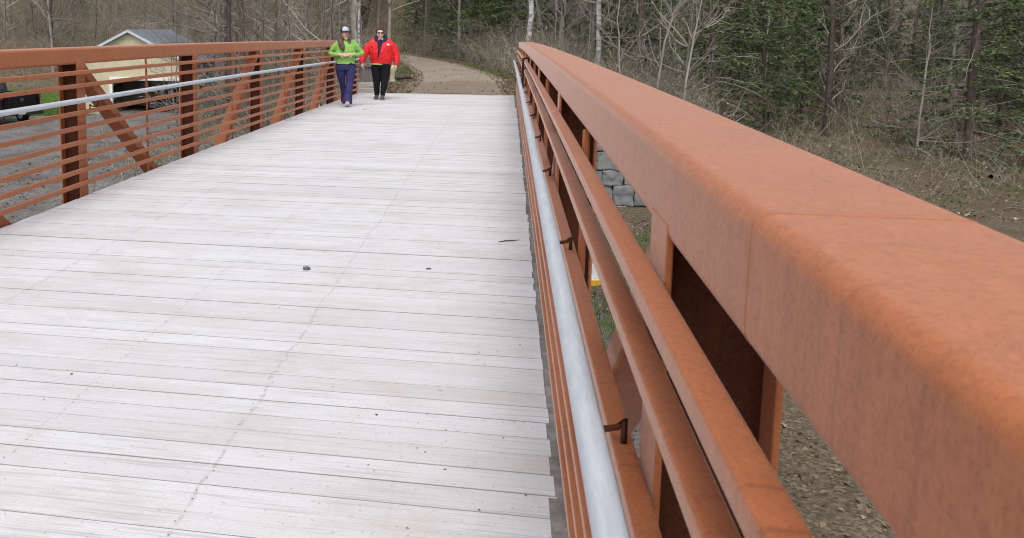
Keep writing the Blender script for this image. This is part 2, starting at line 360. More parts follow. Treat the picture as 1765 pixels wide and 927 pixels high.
# path ribbon
pm_v = []; pm_f = []; ys = np.concatenate([np.arange(23.55, 30, .25), np.arange(30, 92, .5)])
rng = np.random.default_rng(3)
wl = np.cumsum(rng.normal(0, .05, len(ys))); wl -= np.linspace(0, wl[-1], len(ys)); wr = np.cumsum(rng.normal(0, .05, len(ys))); wr -= np.linspace(0, wr[-1], len(ys))
for i, y in enumerate(ys):
    w = np.interp(y, PYS, PWS)
    for k, s in enumerate((-1, -.5, 0, .5, 1)):
        e = (wl[i] if s < 0 else wr[i]) * abs(s)
        pm_v.append((pcx(y) + s * w + e, y, -.088 + .02 * (1 - s * s)))
for i in range(len(ys) - 1):
    for k in range(4): a = i * 5 + k; pm_f.append((a, a + 1, a + 6, a + 5))
tag(npmesh('gravel_path', pm_v, pm_f, PATH, smooth=True), kind='structure')

# ------------------------------------------------------------------ the footbridge
YC, KC, SP = 10.67, .0004, 3.05
def zd(y): return -KC * (y - YC) ** 2
Y0, Y1 = YC - 4 * SP, YC + 4 * SP
XL, XR = -3.85, .226
bridge = empty('footbridge', (0, 0, 0))
tag(bridge, 'rusty weathering steel truss footbridge with pale grey board deck and galvanised handrails', 'bridge')
rnd = random.Random(11)
mb = MB(); y = Y0 - .1; bw = .141
while y < Y1 + .03:
    g = rnd.choice((.0025, .003, .003, .0035, .004, .005)); a, b = XL + rnd.uniform(-.004, .008), XR - .028 + rnd.uniform(-.010, .006)
    ym = y + bw / 2; sl_ = -2 * KC * (ym - YC); dz = rnd.uniform(-.002, .0015)
    w2 = (bw - g) / 2; zt, zb = zd(ym) + dz, zd(ym) + dz - .04
    c = rnd.choice((.0005, .001, .0015, .0025))
    prof = [(-w2, zb), (w2, zb), (w2, zt - c), (w2 - c, zt), (-w2 + c, zt), (-w2, zt - c)]
    vs = [(x, ym + p_[0], p_[1] + sl_ * p_[0]) for x in (a, b) for p_ in prof]; n = 6
    mb.add(vs, [(j, (j + 1) % n, n + (j + 1) % n, n + j) for j in range(n)] + [tuple(range(n))[::-1], tuple(range(n, 2 * n))])
    y += bw
deck = mb.build('deck', DECK, bridge); deck['label'] = 'pale weathered cross boards with dark screw lines'
YS = np.linspace(Y0 - .1, Y1 + .1, 49)
def frames(x, dz, ys=YS): return [((x, y, zd(y) + dz), (1, 0, 0), (0, 0, 1)) for y in ys]
BARS = (1.146, 1.027, .779, .643, .507, .371, .243, .118)
for side in (-1, 1):
    ins = XR if side > 0 else XL
    s = side
    cx = ins + s * (.032 + .115)          # chord centre line
    mb = MB(); mb.sweep(rrect(.23, .15, .024, 5), frames(cx, 1.372 - .075)); tc_ = mb.build('top_chord', RUST, bridge, smooth=True); wn(tc_)
    for yw in (.98, 7.75, 13.8, 19.9):
        mb = MB(); mb.sweep(rrect(.2316, .1516, .0248, 5), frames(cx, 1.372 - .075, (yw - .003, yw + .003))); mb.build('weld_seam', RUST, tc_)
    mb = MB(); mb.sweep(rrect(.18, .15, .025, 4), frames(cx, -.95)); wn(mb.build('bottom_chord', RUST, bridge, smooth=True))
    xb = ins - s * .015 + s * .021
    for h in BARS:
        mb = MB(); mb.sweep(rrect(.042, .038, .007, 2), frames(xb, h)); wn(mb.build('rail_bar', RUST, bridge, smooth=True))
    hx = ins - s * .076
    mb = MB(); mb.tube([(hx, y, zd(y) + .903) for y in np.linspace(Y0 - .1, Y1 + .05, 49)], .024, 14)
    hr = mb.build('handrail', GALV, bridge, smooth=True)
    mb = MB()
    mb.box((ins + s * .012, (Y0 + Y1) / 2, -.075), (.012, Y1 - Y0, .06)); o = mb.build('edge_angle', RUST, bridge)
    for i in range(9):
        yp = Y0 + i * SP; zt, zb = zd(yp) + 1.372 - .118, zd(yp) - .88
        px_ = ins + s * (.030 + .095)
        mb = MB(); hh = zt - zb; zc = (zt + zb) / 2
        # wide-flange post: two flanges parallel to the bridge and a web between them
        mb.box((px_ - s * .089, yp, zc), (.012, .152, hh)); mb.box((px_ + s * .089, yp, zc), (.012, .152, hh))
        po = mb.build('post', RUST, bridge, bevel=.002, seg=1)
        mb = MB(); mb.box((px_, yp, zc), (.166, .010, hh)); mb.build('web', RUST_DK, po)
        if i < 8:
            ym = yp + SP / 2
            mb = MB(); mb.tube([(xb + s * .034, ym, zd(ym) - .05), (xb + s * .034, ym, zd(ym) + 1.225)], .0125, 6); mb.build('picket', RUST, bridge)
            a, b = (yp, yp + SP) if i < 4 else (yp + SP, yp)
            A = Vector((px_, a, zd(a) + 1.26)); B = Vector((px_, b, zd(b) - .95)); dd = (B - A).normalized()
            A = A + dd * .06
            nn = Vector((1, 0, 0)).cross(dd)
            mb = MB(); mb.sweep(rrect(.152, .10, .018, 3), [(A, (1, 0, 0), nn), (B, (1, 0, 0), nn)]); wn(mb.build('diagonal_brace', RUST, bridge, smooth=True))
        for yb in ((yp + .11, yp + SP / 2 + .05) if i < 8 else (yp - .11,)):
            z0 = zd(yb) + .903
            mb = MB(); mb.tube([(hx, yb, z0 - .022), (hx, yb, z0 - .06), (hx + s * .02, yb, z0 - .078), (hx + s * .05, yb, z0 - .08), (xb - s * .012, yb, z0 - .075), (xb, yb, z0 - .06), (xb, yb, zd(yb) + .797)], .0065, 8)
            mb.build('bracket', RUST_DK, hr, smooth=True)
for i in range(9):
    yp = Y0 + i * SP
    mb = MB(); mb.box(((XL + XR) / 2, yp, zd(yp) - .27), (XR - XL + .04, .14, .22)); mb.build('floor_beam', RUST, bridge)
for x in (-3.35, -2.8, -1.8, -1.0, -.35):
    mb = MB(); mb.sweep(rrect(.09, .11, .005, 1), frames(x, -.10, np.linspace(Y0, Y1, 25))); mb.build('stringer', RUST, bridge)
mb = MB(); mb.box((XR - .006, (Y0 + Y1) / 2, -.032), (.09, Y1 - Y0, .012)); mb.build('edge_strip', simple('grey_edge_strip', (.26, .235, .22), (.13, .115, .105), 20, .9), bridge)  # brown-grey strip set in the gap beside the right deck edge
mb = MB(); y = Y0 - .1
while y < 14:
    for x in (-2.8, -1.76, -1.0):
        for dy in (.04, .10):
            cx, cy = x + rnd.uniform(-.014, .014), y + dy + rnd.uniform(-.008, .008); zz = zd(cy) + .0012
            mb.add([(cx + (.0032) * cos(a * pi / 3), cy + .0032 * sin(a * pi / 3), zz) for a in range(6)], [tuple(range(6))])
    y += bw
tag(mb.build('deck_screw', STEEL_DK, bridge), kind='stuff')
# screw heads and end clips along the right edge
mb = MB(); y = Y0 - .1
while y < Y1:
    mb.box((XR - .012, y + .02, zd(y) - .02), (.030, .006, .006), rz=rnd.uniform(-.3, .3)); y += bw
tag(mb.build('edge_clip', simple('light_steel_pin', (.34, .32, .31), (.2, .17, .15), 40, .6), bridge), kind='stuff')

# abutments and far-end timbers
mb = MB(); mb.box(((XL + XR) / 2, Y1 + .41, -1.68), (5.0, .56, 3.2)); ab = mb.build('abutment', CONC, bevel=.02)
tag(ab, 'pale concrete abutment carrying the far end of the footbridge', 'abutment')
mb = MB(); mb.box(((XL + XR) / 2, Y0 - .55, -1.72), (5.6, .7, 3.2)); ab2 = mb.build('abutment', CONC, bevel=.02)
tag(ab2, 'pale concrete abutment carrying the near end of the footbridge', 'abutment')

# ------------------------------------------------------------------ stone wing wall
mb = MB(); rr = random.Random(5); z = -3.35; row = 0
def stone_block(c, d, seed):
    bm = bmesh.new(); bmesh.ops.create_cube(bm, size=1); bmesh.ops.subdivide_edges(bm, edges=bm.edges[:], cuts=9, use_grid_fill=True)
    for v in bm.verts:
        p_ = Vector((v.co.x * d[0], v.co.y * d[1], v.co.z * d[2])); q_ = Vector((max(-d[0] / 2 + .02, min(d[0] / 2 - .02, p_.x)), max(-d[1] / 2 + .02, min(d[1] / 2 - .02, p_.y)), max(-d[2] / 2 + .02, min(d[2] / 2 - .02, p_.z))))
        e_ = p_ - q_; p_ = q_ + (e_.normalized() * .02 if e_.length > .02 else e_)
        o_ = Vector((seed * 3.7, 0, 0)); p_ += Vector((mnoise.noise(p_ * 3 + o_), mnoise.noise(p_ * 3 + o_ + Vector((0, 9, 0))), mnoise.noise(p_ * 3 + o_ + Vector((0, 0, 9))))) * .04; p_ += Vector((mnoise.noise(p_ * 11 + o_), mnoise.noise(p_ * 9 - o_), mnoise.noise(p_ * 12 + o_))) * .035
        v.co = p_ + Vector(c)
    mb.add([v.co.copy() for v in bm.verts], [[v.index for v in f.verts] for f in bm.faces]); bm.free()
k_ = 0
while z < -.75:
    hh = rr.uniform(.36, .55); x = 1.06
    while x < 4.6 - row * .12 - (1.2 if z > -1.2 else 0):
        w = rr.uniform(.4, .85)
        if x == 1.06 and row % 2: w = .34
        h2 = hh * rr.uniform(.9, 1.02); k_ += 1
        stone_block((x + w / 2, 23.55 + rr.uniform(-.07, .05), z + h2 / 2), (w - .012, .55, h2 - .008), k_); x += w
    z += hh * .98; row += 1
wall = mb.build('stone_wall', STONE, smooth=True); tag(wall, 'grey stone block retaining wall beyond the right railing beside the far abutment', 'wall')

# ------------------------------------------------------------------ far-end timbers, fence, log, stump
fc = empty('board_fence', (-4.2, 24.6, -.1)); tag(fc, 'dark weathered upright board fence behind the two walking women', 'fence')
mb = MB()
for k in range(5): mb.box((-.42 + k * .21, .0 + rnd.uniform(-.01, .01), .36 + rnd.uniform(-.04, .04)), (.19, .04, 1.15))
mb.build('board', WOOD_V, fc, bevel=.006, seg=1)
mb = MB(); mb.box((0, -.045, .72), (1.05, .045, .10)); mb.box((0, -.045, .25), (1.05, .045, .10)); mb.build('rail', WOOD_V, fc, bevel=.005, seg=1)
mb = MB(); mb.box((.0, .0, 0), (.17, .17, 1.5)); mb.prism([(-.1, .75), (.1, .75), (.06, .80), (-.06, .80)], -.1, .1)
ps = mb.build('fence_post', TEAL, bevel=.008, seg=1); ps.location = (-4.35, 25.3, .52); tag(ps, 'pale grey green square post rising behind the board fence', 'post')
mb = MB(); mb.box((0, 0, 0), (1.1, .2, .15)); tb = mb.build('timber', WOOD_W, bevel=.012); tb.location = (-3.86, 23.95, .09); tb.rotation_euler = (0, R(-2), R(6)); tag(tb, 'upper weathered edging timber resting behind the far left end of the deck', 'timber')
mb = MB(); mb.box((0, 0, 0), (1.2, .2, .14)); tb = mb.build('timber', WOOD_W, bevel=.012); tb.location = (-3.8, 23.68, -.04); tb.rotation_euler = (0, 0, R(1)); tag(tb, 'lower weathered edging timber lying against the far left end of the deck', 'timber')
def log(name, p0, p1, r, label, n=14, mat=None):
    lg = empty(name, p0); tag(lg, label, 'log'); v = Vector(p1) - Vector(p0); k = 10
    mb = MB(); mb.tube([v * (i / k) + Vector((0, 0, .012 * sin(i * 1.7))) for i in range(k + 1)], [r * (1 + .06 * sin(i * 2.3)) for i in range(k + 1)], n, cap=False); mb.build('bark', BARK[1], lg, smooth=True)
    mb = MB(); d = v.normalized(); mb.tube([v - d * .02, v + d * .004], r * .93, n); mb.tube([-d * .004, d * .02], r * .93, n); mb.build('cut_end', simple('cut_wood', (.42, .33, .22), (.3, .22, .14), 12), lg)
    return lg
log('log', (-4.3, 29.6, .00), (-3.2, 29.9, .05), .07, 'dark cut log lying on the leafy verge beside the path')
log('log', (-4.5, 30.1, .0), (-3.6, 30.5, .02), .075, 'shorter dark log lying behind the cut log on the verge')
st = empty('tree_stump', (-3.72, 28.9, -.12)); tag(st, 'pale broken tree stump standing by the logs near the red jacket', 'stump')
mb = MB(); prof = [(.0, .13), (.08, .10), (.22, .075), (.36, .085), (.46, .10), (.52, .07), (.60, .03)]
mb.tube([(rnd.uniform(-.015, .015), 0, h) for h, r_ in prof], [r_ for h, r_ in prof], 11); mb.build('trunk', simple('split_wood', (.46, .42, .29), (.28, .27, .16), 9, b=.4), st, smooth=True)

# ------------------------------------------------------------------ things on the left lot: garage, car, pickup
CREAM = simple('cream_siding', (.66, .59, .40), (.60, .53, .36), 3, .7)
def siding(name, c, c2):
    m, t, p = newmat(name); v = coords(t); s_ = t.nodes.new('ShaderNodeSeparateXYZ'); t.links.new(v, s_.inputs[0])
    fr = math_(t, 'FRACT', math_(t, 'MULTIPLY', s_.outputs[2], 7.0)); c = ramp(t, noise(t, v, 2.5, 5), [(.35, c2), (.65, c)])
    setc(t, p, c, .7); bump(t, p, fr, .9, .05); return m
CREAM = siding('cream_siding', (.78, .71, .50), (.70, .63, .44)); BLUEGREY = siding('blue_grey_siding', (.30, .34, .40), (.25, .285, .34))
WHITE = simple('white_trim', (.78, .78, .79), (.70, .70, .72), 5, .6)
ROOFM = simple('blue_grey_metal_roof', (.24, .265, .31), (.15, .17, .205), 2.5, .4, .3, .5)
BLACKP = simple('black_paint', (.008, .008, .010), (.006, .006, .008), 4, .18, 0, .6)
RUBBER = simple('black_rubber', (.02, .02, .02), (.012, .012, .012), 20, .85)
GLASS_DK = simple('dark_car_glass', (.02, .024, .028), (.015, .018, .02), 4, .06, 0, .7)
CHROME = simple('chrome', (.6, .6, .62), (.5, .5, .52), 10, .18, 1.0)
REDL = simple('red_lamp', (.22, .012, .010), (.15, .008, .008), 10, .2, 0, .5)
garage = empty('garage', (-19.98, 44.9, -3.2), R(3)); tag(garage, 'cream gabled garage with open black doorway and blue grey metal roof', 'garage')
GW, GE, GP, GD = 3.05, 3.15, 4.70, 6.4
mb = MB(); T = .12
dx0, dx1, dh = -1.05, 2.70, 2.10
mb.box(((-GW + dx0) / 2, T / 2, GE / 2), (dx0 + GW, T, GE)); mb.box(((GW + dx1) / 2, T / 2, GE / 2), (GW - dx1, T, GE)); mb.box(((dx0 + dx1) / 2, T / 2, (GE + dh) / 2), (dx1 - dx0, T, GE - dh))
mb.prism([(-GW, GE), (GW, GE), (0, GP)], 0, T); mb.build('front_wall', CREAM, garage)
mb = MB(); mb.prism([(-GW, 0), (GW, 0), (GW, GE), (0, GP), (-GW, GE)], GD - T, GD); mb.build('back_wall', CREAM, garage)
for s in (-1, 1): mb = MB(); mb.box((s * (GW - T / 2), GD / 2, GE / 2), (T, GD - 2 * T - .006, GE)); mb.build('side_wall', BLUEGREY, garage)
mb = MB(); sl_ = math.atan2(GP - GE, GW); L = math.hypot(GW, GP - GE) + .35
for s in (-1, 1):
    for k in range(1):
        mb.box((s * (cos(sl_) * (L / 2)), GD / 2, GP + .08 - sin(sl_) * L / 2), (L, GD + .6, .07), m=Matrix.Rotation(s * sl_, 3, 'Y'))
    for k in range(15): mb.box((s * cos(sl_) * L / 2, -.25 + k * .49, GP + .135 - sin(sl_) * L / 2), (L, .03, .035), m=Matrix.Rotation(s * sl_, 3, 'Y'))
roof = mb.build('roof', ROOFM, garage)
mb = MB()
for s in (-1, 1): mb.box((s * cos(sl_) * L / 2, -.33, GP + .03 - sin(sl_) * L / 2), (L, .05, .12), m=Matrix.Rotation(s * sl_, 3, 'Y'))
mb.build('rake_trim', simple('grey_white_trim', (.52, .55, .60), (.42, .45, .5), 5, .6), roof)
df = MB(); df.box((dx0 - .07, -.02, dh / 2), (.16, .06, dh)); df.box((dx1 + .07, -.02, dh / 2), (.16, .06, dh)); df.box(((dx0 + dx1) / 2, -.02, dh + .075), (dx1 - dx0 + .3, .06, .15)); df.build('door_frame', WHITE, garage)
wf = MB(); wf.box((GW + .02, 2.6, 1.75), (.05, 1.0, 1.1)); wf = wf.build('window', WHITE, garage); q = MB(); q.box((GW + .05, 2.6, 1.75), (.02, .82, .92)); q.build('pane', GLASS_DK, wf)
# attic vent in the gable
q = MB(); q.box((.25, -.015, 3.75), (.38, .04, .42)); q.build('vent', BLUEGREY, garage)

def wheel(parent, x, y, r=.38, w=.26):
    mb = MB(); mb.tube([(x - w / 2, y, r), (x - w / 2 + .03, y, r), (x + w / 2 - .03, y, r), (x + w / 2, y, r)], [r * .93, r, r, r * .93], 24); wl_ = mb.build('wheel', RUBBER, parent, smooth=False)
    mb = MB(); mb.tube([(x - w / 2 - .004, y, r), (x + w / 2 + .004, y, r)], r * .6, 16); mb.build('rim', CHROME, wl_)
# pickup seen from behind
pk = empty('pickup_truck', (-22.95, 38.9, float(H(-23.4, 39.1))), R(64)); tag(pk, 'black pickup truck parked on the gravel lot, tailgate facing the bridge', 'truck')
mb = MB()
for s in (-1, 1):
    mb.prism([(0.02, .62), (2.35, .62), (2.35, 1.38), (.02, 1.40)], s * .99, s * .90, 'X')
mb.box((0, 1.2, .66), (1.8, 2.3, .08)); mb.box((0, 2.32, 1.0), (1.8, .05, .74)); mb.build('bed', BLACKP, pk, bevel=.02)
mb = MB(); mb.box((0, -.005, 1.02), (1.56, .07, .72)); mb.box((0, -.05, 1.02), (1.36, .03, .44)); mb.box((0, -.02, 1.385), (1.60, .10, .05)); tg = mb.build('tailgate', BLACKP, pk, bevel=.018)
mb = MB(); mb.prism([(-.09, .10), (-.05, .12), (0, .09), (.05, .12), (.09, .10), (.07, 0), (0, -.10), (-.07, 0)], -.085, -.07); em = mb.build('emblem', CHROME, tg); em.location = (0, 0, 1.08)
mb = MB(); mb.prism([(-.03, .03), (.03, .03), (.015, -.06), (-.015, -.06)], -.092, -.086); q = mb.build('emblem_face', BLACKP, tg); q.location = (0, 0, 1.08)
mb = MB(); mb.box((0, -.12, .55), (1.98, .22, .20)); bp = mb.build('bumper', simple('dark_bumper', (.03, .03, .032), None, 8, .4), pk, bevel=.03)
mb = MB(); mb.box((-.12, -.245, .58), (.34, .012, .17)); mb.build('license_plate', simple('pale_green_plate', (.42, .55, .50), (.5, .6, .56), 30, .5), pk)
for s in (-1, 1):
    mb = MB(); mb.box((s * .95, -.015, 1.25), (.07, .07, .20)); mb.build('tail_lamp', REDL, pk, bevel=.015)
mb = MB(); mb.prism([(2.40, .62), (5.8, .62), (5.8, 1.15), (4.5, 1.22), (3.9, 1.92), (2.65, 1.94), (2.42, 1.35)], -.96, .96, 'X'); mb.build('cab', BLACKP, pk, bevel=.06)
mb = MB(); mb.prism([(2.435, 1.45), (2.60, 1.84), (2.61, 1.835), (2.445, 1.445)], -.72, .72, 'X'); q = mb.build('rear_window', GLASS_DK, pk); q.location = (0, -.012, 0)
for x in (-.82, .82):
    for y_ in (1.15, 4.9): wheel(pk, x, y_)
pk.scale = (1.08, 1.08, 1.08)
# dark car in the garage
car = empty('parked_car', (-19.0, 46.9, -3.15), R(3)); tag(car, 'dark car standing inside the open cream garage', 'car')
mb = MB(); mb.prism([(0, .35), (.05, .78), (.95, .98), (1.75, 1.38), (3.1, 1.42), (3.9, 1.0), (4.3, .95), (4.35, .4), (4.2, .28), (.1, .28)], -.86, .86, 'X'); mb.build('body', simple('dark_car_paint', (.02, .021, .024), None, 5, .2, 0, .6), car, bevel=.08)
mb = MB(); mb.prism([(1.0, 1.0), (1.73, 1.365), (1.72, 1.38), (.98, 1.015)], -.68, .68, 'X'); mb.build('windscreen', simple('windscreen_glass', (.12, .14, .16), None, 5, .08, 0, .8), car)
for s in (-1, 1):
    mb = MB(); mb.box((s * .62, .03, .66), (.34, .1, .13)); mb.build('headlight', CHROME, car, bevel=.03)
    for y_ in (.85, 3.4): wheel(car, s * .75, y_, .32, .2)
mb = MB(); mb.box((0, .0, .55), (.8, .05, .16)); mb.build('grille', RUBBER, car)

# white and yellow container under the right rail
bk = empty('bucket', (1.62, 16.4, float(H(1.62, 16.4)) - .02)); tag(bk, 'white bucket with yellow bands on the ground below the right railing', 'bucket')
mb = MB(); mb.tube([(0, 0, 0), (0, 0, .5)], [.20, .23], 24); mb.build('body', simple('white_plastic', (.75, .76, .78), None, 8, .5), bk, smooth=False)
YEL = simple('yellow_plastic', (.70, .46, .04), None, 8, .5)
for h in (.03, .46):
    mb = MB(); mb.tube([(0, 0, h), (0, 0, h + .10)], [.226 + .01 * (h > .1), .24 + .004 * (h > .1)], 24); mb.build('band', YEL, bk)

# boulders
def boulder(x, y, r, label, grp, seed):
    bm = bmesh.new(); bmesh.ops.create_icosphere(bm, subdivisions=3, radius=r)
    for v in bm.verts:
        n_ = mnoise.noise(v.co * (1.6 / r) + Vector((seed * 7.1, 0, 0))); v.co *= 1 + .35 * n_; v.co.z *= .7
    me = bpy.data.meshes.new('boulder'); bm.to_mesh(me); bm.free(); o = link('boulder', me, BOULDER); o.location = (x, y, float(H(x, y)) + r * .25); tag(o, label, 'rock', grp); return o

# ------------------------------------------------------------------ vegetation
def unit(v): return v / np.maximum(np.linalg.norm(v, axis=-1, keepdims=True), 1e-9)
def grow(P, D, L, r, k, wob, rng, up=0.0, taper=.25):
    n = len(P); pts = np.zeros((n, k + 1, 3)); pts[:, 0] = P; d = unit(D)
    for i in range(k):
        d = unit(d + rng.normal(0, wob, (n, 3)) + np.array([0, 0, up]))
        pts[:, i + 1] = pts[:, i] + d * (L / k)[:, None]
    rad = r[:, None] * np.linspace(1, taper, k + 1)[None]
    return pts, rad
def sides(pts, rad, m=3):
    n, k1, _ = pts.shape; tan = unit(pts[:, -1] - pts[:, 0])
    a = unit(np.cross(tan, np.array([.31, .52, .79]))); b = np.cross(tan, a)
    ang = np.arange(m) * 2 * pi / m
    ring = a[:, None, :] * np.cos(ang)[None, :, None] + b[:, None, :] * np.sin(ang)[None, :, None]
    V = pts[:, :, None, :] + ring[:, None] * rad[:, :, None, None]
    base = (np.arange(n) * k1 * m)[:, None, None]; i = np.arange(k1 - 1)[None, :, None]; j = np.arange(m)[None, None, :]
    A = base + i * m + j; B = base + i * m + (j + 1) % m
    return V.reshape(-1, 3), np.stack([A, B, B + m, A + m], -1).reshape(-1, 4)
def children_of(pts, rad, n, rng, t0=.2, t1=1.0):
    N_, k1, _ = pts.shape; s = rng.integers(0, N_, n); tt = rng.uniform(t0, t1, n) * (k1 - 1.001); i = tt.astype(int); f = (tt - i)[:, None]
    P = pts[s, i] * (1 - f) + pts[s, i + 1] * f; T = unit(pts[s, i + 1] - pts[s, i]); rr_ = rad[s, i]
    return P, T, rr_
class VQ:
    def __init__(s): s.V = []; s.Q = []; s.n = 0
    def add(s, V, Q): s.V.append(V); s.Q.append(Q + s.n); s.n += len(V)
    def build(s, name, mat, parent=None, smooth=False): return npmesh(name, np.concatenate(s.V), np.concatenate(s.Q), mat, parent, smooth)
def quads(P, size, aspect, rng, nrm=None, flat=.0):
    n = len(P); a = rng.normal(0, 1, (n, 3)); 
    if flat: a[:, 2] *= (1 - flat)
    a = unit(a); b = rng.normal(0, 1, (n, 3))
    if flat: b[:, 2] *= (1 - flat)
    b = unit(b - a * (a * b).sum(1, keepdims=True))
    s = (size if hasattr(size, '__len__') else np.full(n, size))[:, None]
    a = a * s / 2; b = b * s * aspect / 2
    bend = np.cross(a, b); bend = unit(bend) * s * .12
    V = np.stack([P - a, P - b * 1 + bend, P + a, P + b + bend], 1).reshape(-1, 3)
    return V, np.arange(n * 4).reshape(-1, 4)

def trunk_mesh(q, h, r0, rng, lean=(0, 0), k=12, m=9, flare=1.25):
    z = np.linspace(0, 1, k + 1) ** 1.15; pts = np.zeros((1, k + 1, 3)); pts[0, :, 2] = z * h
    w = np.cumsum(rng.normal(0, .012 * h ** .5, (k + 1, 2)), 0); w -= w[0]
    pts[0, :, 0] = w[:, 0] + lean[0] * z * h; pts[0, :, 1] = w[:, 1] + lean[1] * z * h
    rad = r0 * (1 - .8 * z)[None] * np.where(z < .03, flare, 1)[None]
    pts[0, 0, 2] -= .25
    q.add(*sides(pts, rad, m)); return pts, rad
def bare_tree(seed, h, r0, label, cat='tree', group=None, bark=None, lean=(0, 0), nb=26, zmin=.12, blen=(.18, .42), name='bare_tree', twigmat=None, dens=1.0, rise=.10):
    rng = np.random.default_rng(seed); root = empty(name); tag(root, label, cat, group)
    q = VQ(); tp, tr = trunk_mesh(q, h, r0, rng, lean); q.build('trunk', bark or BARK[0], root, smooth=True)
    q = VQ(); P, T, rr_ = children_of(tp, tr, nb, rng, zmin, .97)
    hf = 1 - P[:, 2] / h * .55
    ang = rng.uniform(0, 2 * pi, nb); D = np.stack([np.cos(ang), np.sin(ang), rng.uniform(-.05, .75, nb)], 1)
    L = rng.uniform(*blen, nb) * h * hf; r1 = np.minimum(rr_ * .5, .012 + L * .009)
    p1, d1 = grow(P, D, L, r1, 6, .16, rng, rise); q.add(*sides(p1, d1, 4))
    n2 = int(nb * 6 * dens); P, T, rr_ = children_of(p1, d1, n2, rng, .2); L2 = rng.uniform(.2, .55, n2) * L.mean()
    p2, d2 = grow(P, T + rng.normal(0, .55, (n2, 3)), L2, np.maximum(rr_ * .6, .0055), 4, .2, rng, rise * .7); q.add(*sides(p2, d2))
    n3 = int(nb * 22 * dens); P, T, rr_ = children_of(p2, d2, n3, rng, .1); L3 = rng.uniform(.15, .5, n3) * L2.mean() * 1.2
    p3, d3 = grow(P, T + rng.normal(0, .6, (n3, 3)), L3, np.maximum(rr_ * .7, .0042), 2, .2, rng, .05, .5); q.add(*sides(p3, d3))
    q.build('branches', twigmat or TWIG, root)
    return root
def evergreen(seed, h, r0, label, group=None, zmin=.5, spread=2.2, mat=None, nneedle=52, name='evergreen_tree', step=.34):
    rng = np.random.default_rng(seed); root = empty(name); tag(root, label, 'tree', group)
    q = VQ(); tp, tr = trunk_mesh(q, h, r0, rng); q.build('trunk', BARK[1], root, smooth=True)
    zs = np.arange(zmin, h * .98, step); nb = 6; n = len(zs) * nb
    z = np.repeat(zs, nb) + rng.uniform(-.12, .12, n); ang = rng.uniform(0, 2 * pi, n)
    P = np.stack([np.interp(z, tp[0, :, 2], tp[0, :, 0]), np.interp(z, tp[0, :, 2], tp[0, :, 1]), z], 1)
    L = spread * (1 - z / h) ** .7 * rng.uniform(.55, 1.1, n) + .2
    p1, d1 = grow(P, np.stack([np.cos(ang), np.sin(ang), rng.uniform(-.1, .35, n)], 1), L, .008 + L * .006, 5, .08, rng, -.06); 
    v = VQ(); v.add(*sides(p1, d1)); 
    nn = n * 7; P, T, rr_ = children_of(p1, d1, nn, rng, .2); side = unit(np.cross(T, np.array([0, 0, 1.]))) * rng.choice([-1, 1], (nn, 1))
    p2, d2 = grow(P, T * .6 + side + rng.normal(0, .15, (nn, 3)), rng.uniform(.15, .42, nn) * np.clip(L.mean(), .4, 1.4), np.full(nn, .004), 2, .1, rng, -.08); v.add(*sides(p2, d2))
    br = v.build('branches', TWIG, root)
    m = n * nneedle; s = rng.integers(0, nn, m); t_ = rng.uniform(0, 1, m)[:, None]
    C = np.where(t_ < .5, p2[s, 0] * (1 - 2 * t_) + p2[s, 1] * 2 * t_, p2[s, 1] * (2 - 2 * t_) + p2[s, 2] * (2 * t_ - 1)) + rng.normal(0, .02, (m, 3))
    q = VQ(); q.add(*quads(C, rng.uniform(.09, .21, m), .30, rng, flat=.45)); q.build('foliage', mat or NEEDLE, root)
    return root
def put(o, x, y, rz=0, s=1.0, dz=0):
    o.location = (x, y, float(H(x, y)) - .05 + dz); o.rotation_euler.z = rz; o.scale = (s, s, s)

# --- single trees of the photograph: (pixel-derived) X, Y, height, radius ...
def T(seed, x, y, h, r, label, **k): o = bare_tree(seed, h, r, label, **k); put(o, x, y); return o
T(101, -22.9, 58.0, 13, .24, 'broad dark grey trunk on the leafy slope left of the garage', bark=BARK[0], nb=22, zmin=.2)
T(102, -31.2, 57.0, 12, .20, 'wide brown trunk at the far left of the wooded hillside above the pickup', bark=BARK[1], nb=20, zmin=.2)
T(103, -30.0, 55.0, 11, .11, 'slim pale trunk on the hillside above the pickup truck', bark=BARK[2], nb=20, zmin=.15)
big = T(104, -16.2, 48.2, 14, .23, 'thick grey tree right of the garage roof with long limbs sweeping over it', bark=BARK[0], nb=30, zmin=.1)
rng = np.random.default_rng(77); q = VQ()                    # long low limbs of that tree
P = np.array([[0, 0, 4.2], [0, 0, 4.9], [0, 0, 3.5], [.05, 0, 5.3], [0, 0, 5.6]]); D = np.array([[-1, -.25, .18], [-1, .1, .45], [-1, -.4, .10], [1, -.3, .3], [-.9, -.5, .7]])
p1, d1 = grow(P, D, np.array([5.2, 5.6, 4.2, 3.5, 5]), np.array([.075, .085, .06, .06, .08]), 8, .07, rng, .0, .2); q.add(*sides(p1, d1, 6))
P, T_, rr_ = children_of(p1, d1, 60, rng, .2); p2, d2 = grow(P, T_ + rng.normal(0, .5, (60, 3)), rng.uniform(.5, 1.6, 60), np.maximum(rr_ * .4, .008), 4, .15, rng); q.add(*sides(p2, d2))
P, T_, rr_ = children_of(p2, d2, 260, rng, .2); p2, d2 = grow(P, T_ + rng.normal(0, .6, (260, 3)), rng.uniform(.2, .8, 260), np.full(260, .005), 3, .15, rng); q.add(*sides(p2, d2))
q.build('limbs', BARK[0], big)
T(105, -15.8, 50.0, 12, .09, 'slim grey tree close to the right of the thick limbed tree', bark=BARK[0], nb=26)
T(106, -12.6, 47.5, 12, .11, 'straight grey brown trunk midway between the garage and the women', bark=BARK[1], nb=24)
T(107, -9.6, 46.0, 12, .10, 'slim grey trunk just left of the woman in green', bark=BARK[0], nb=24)
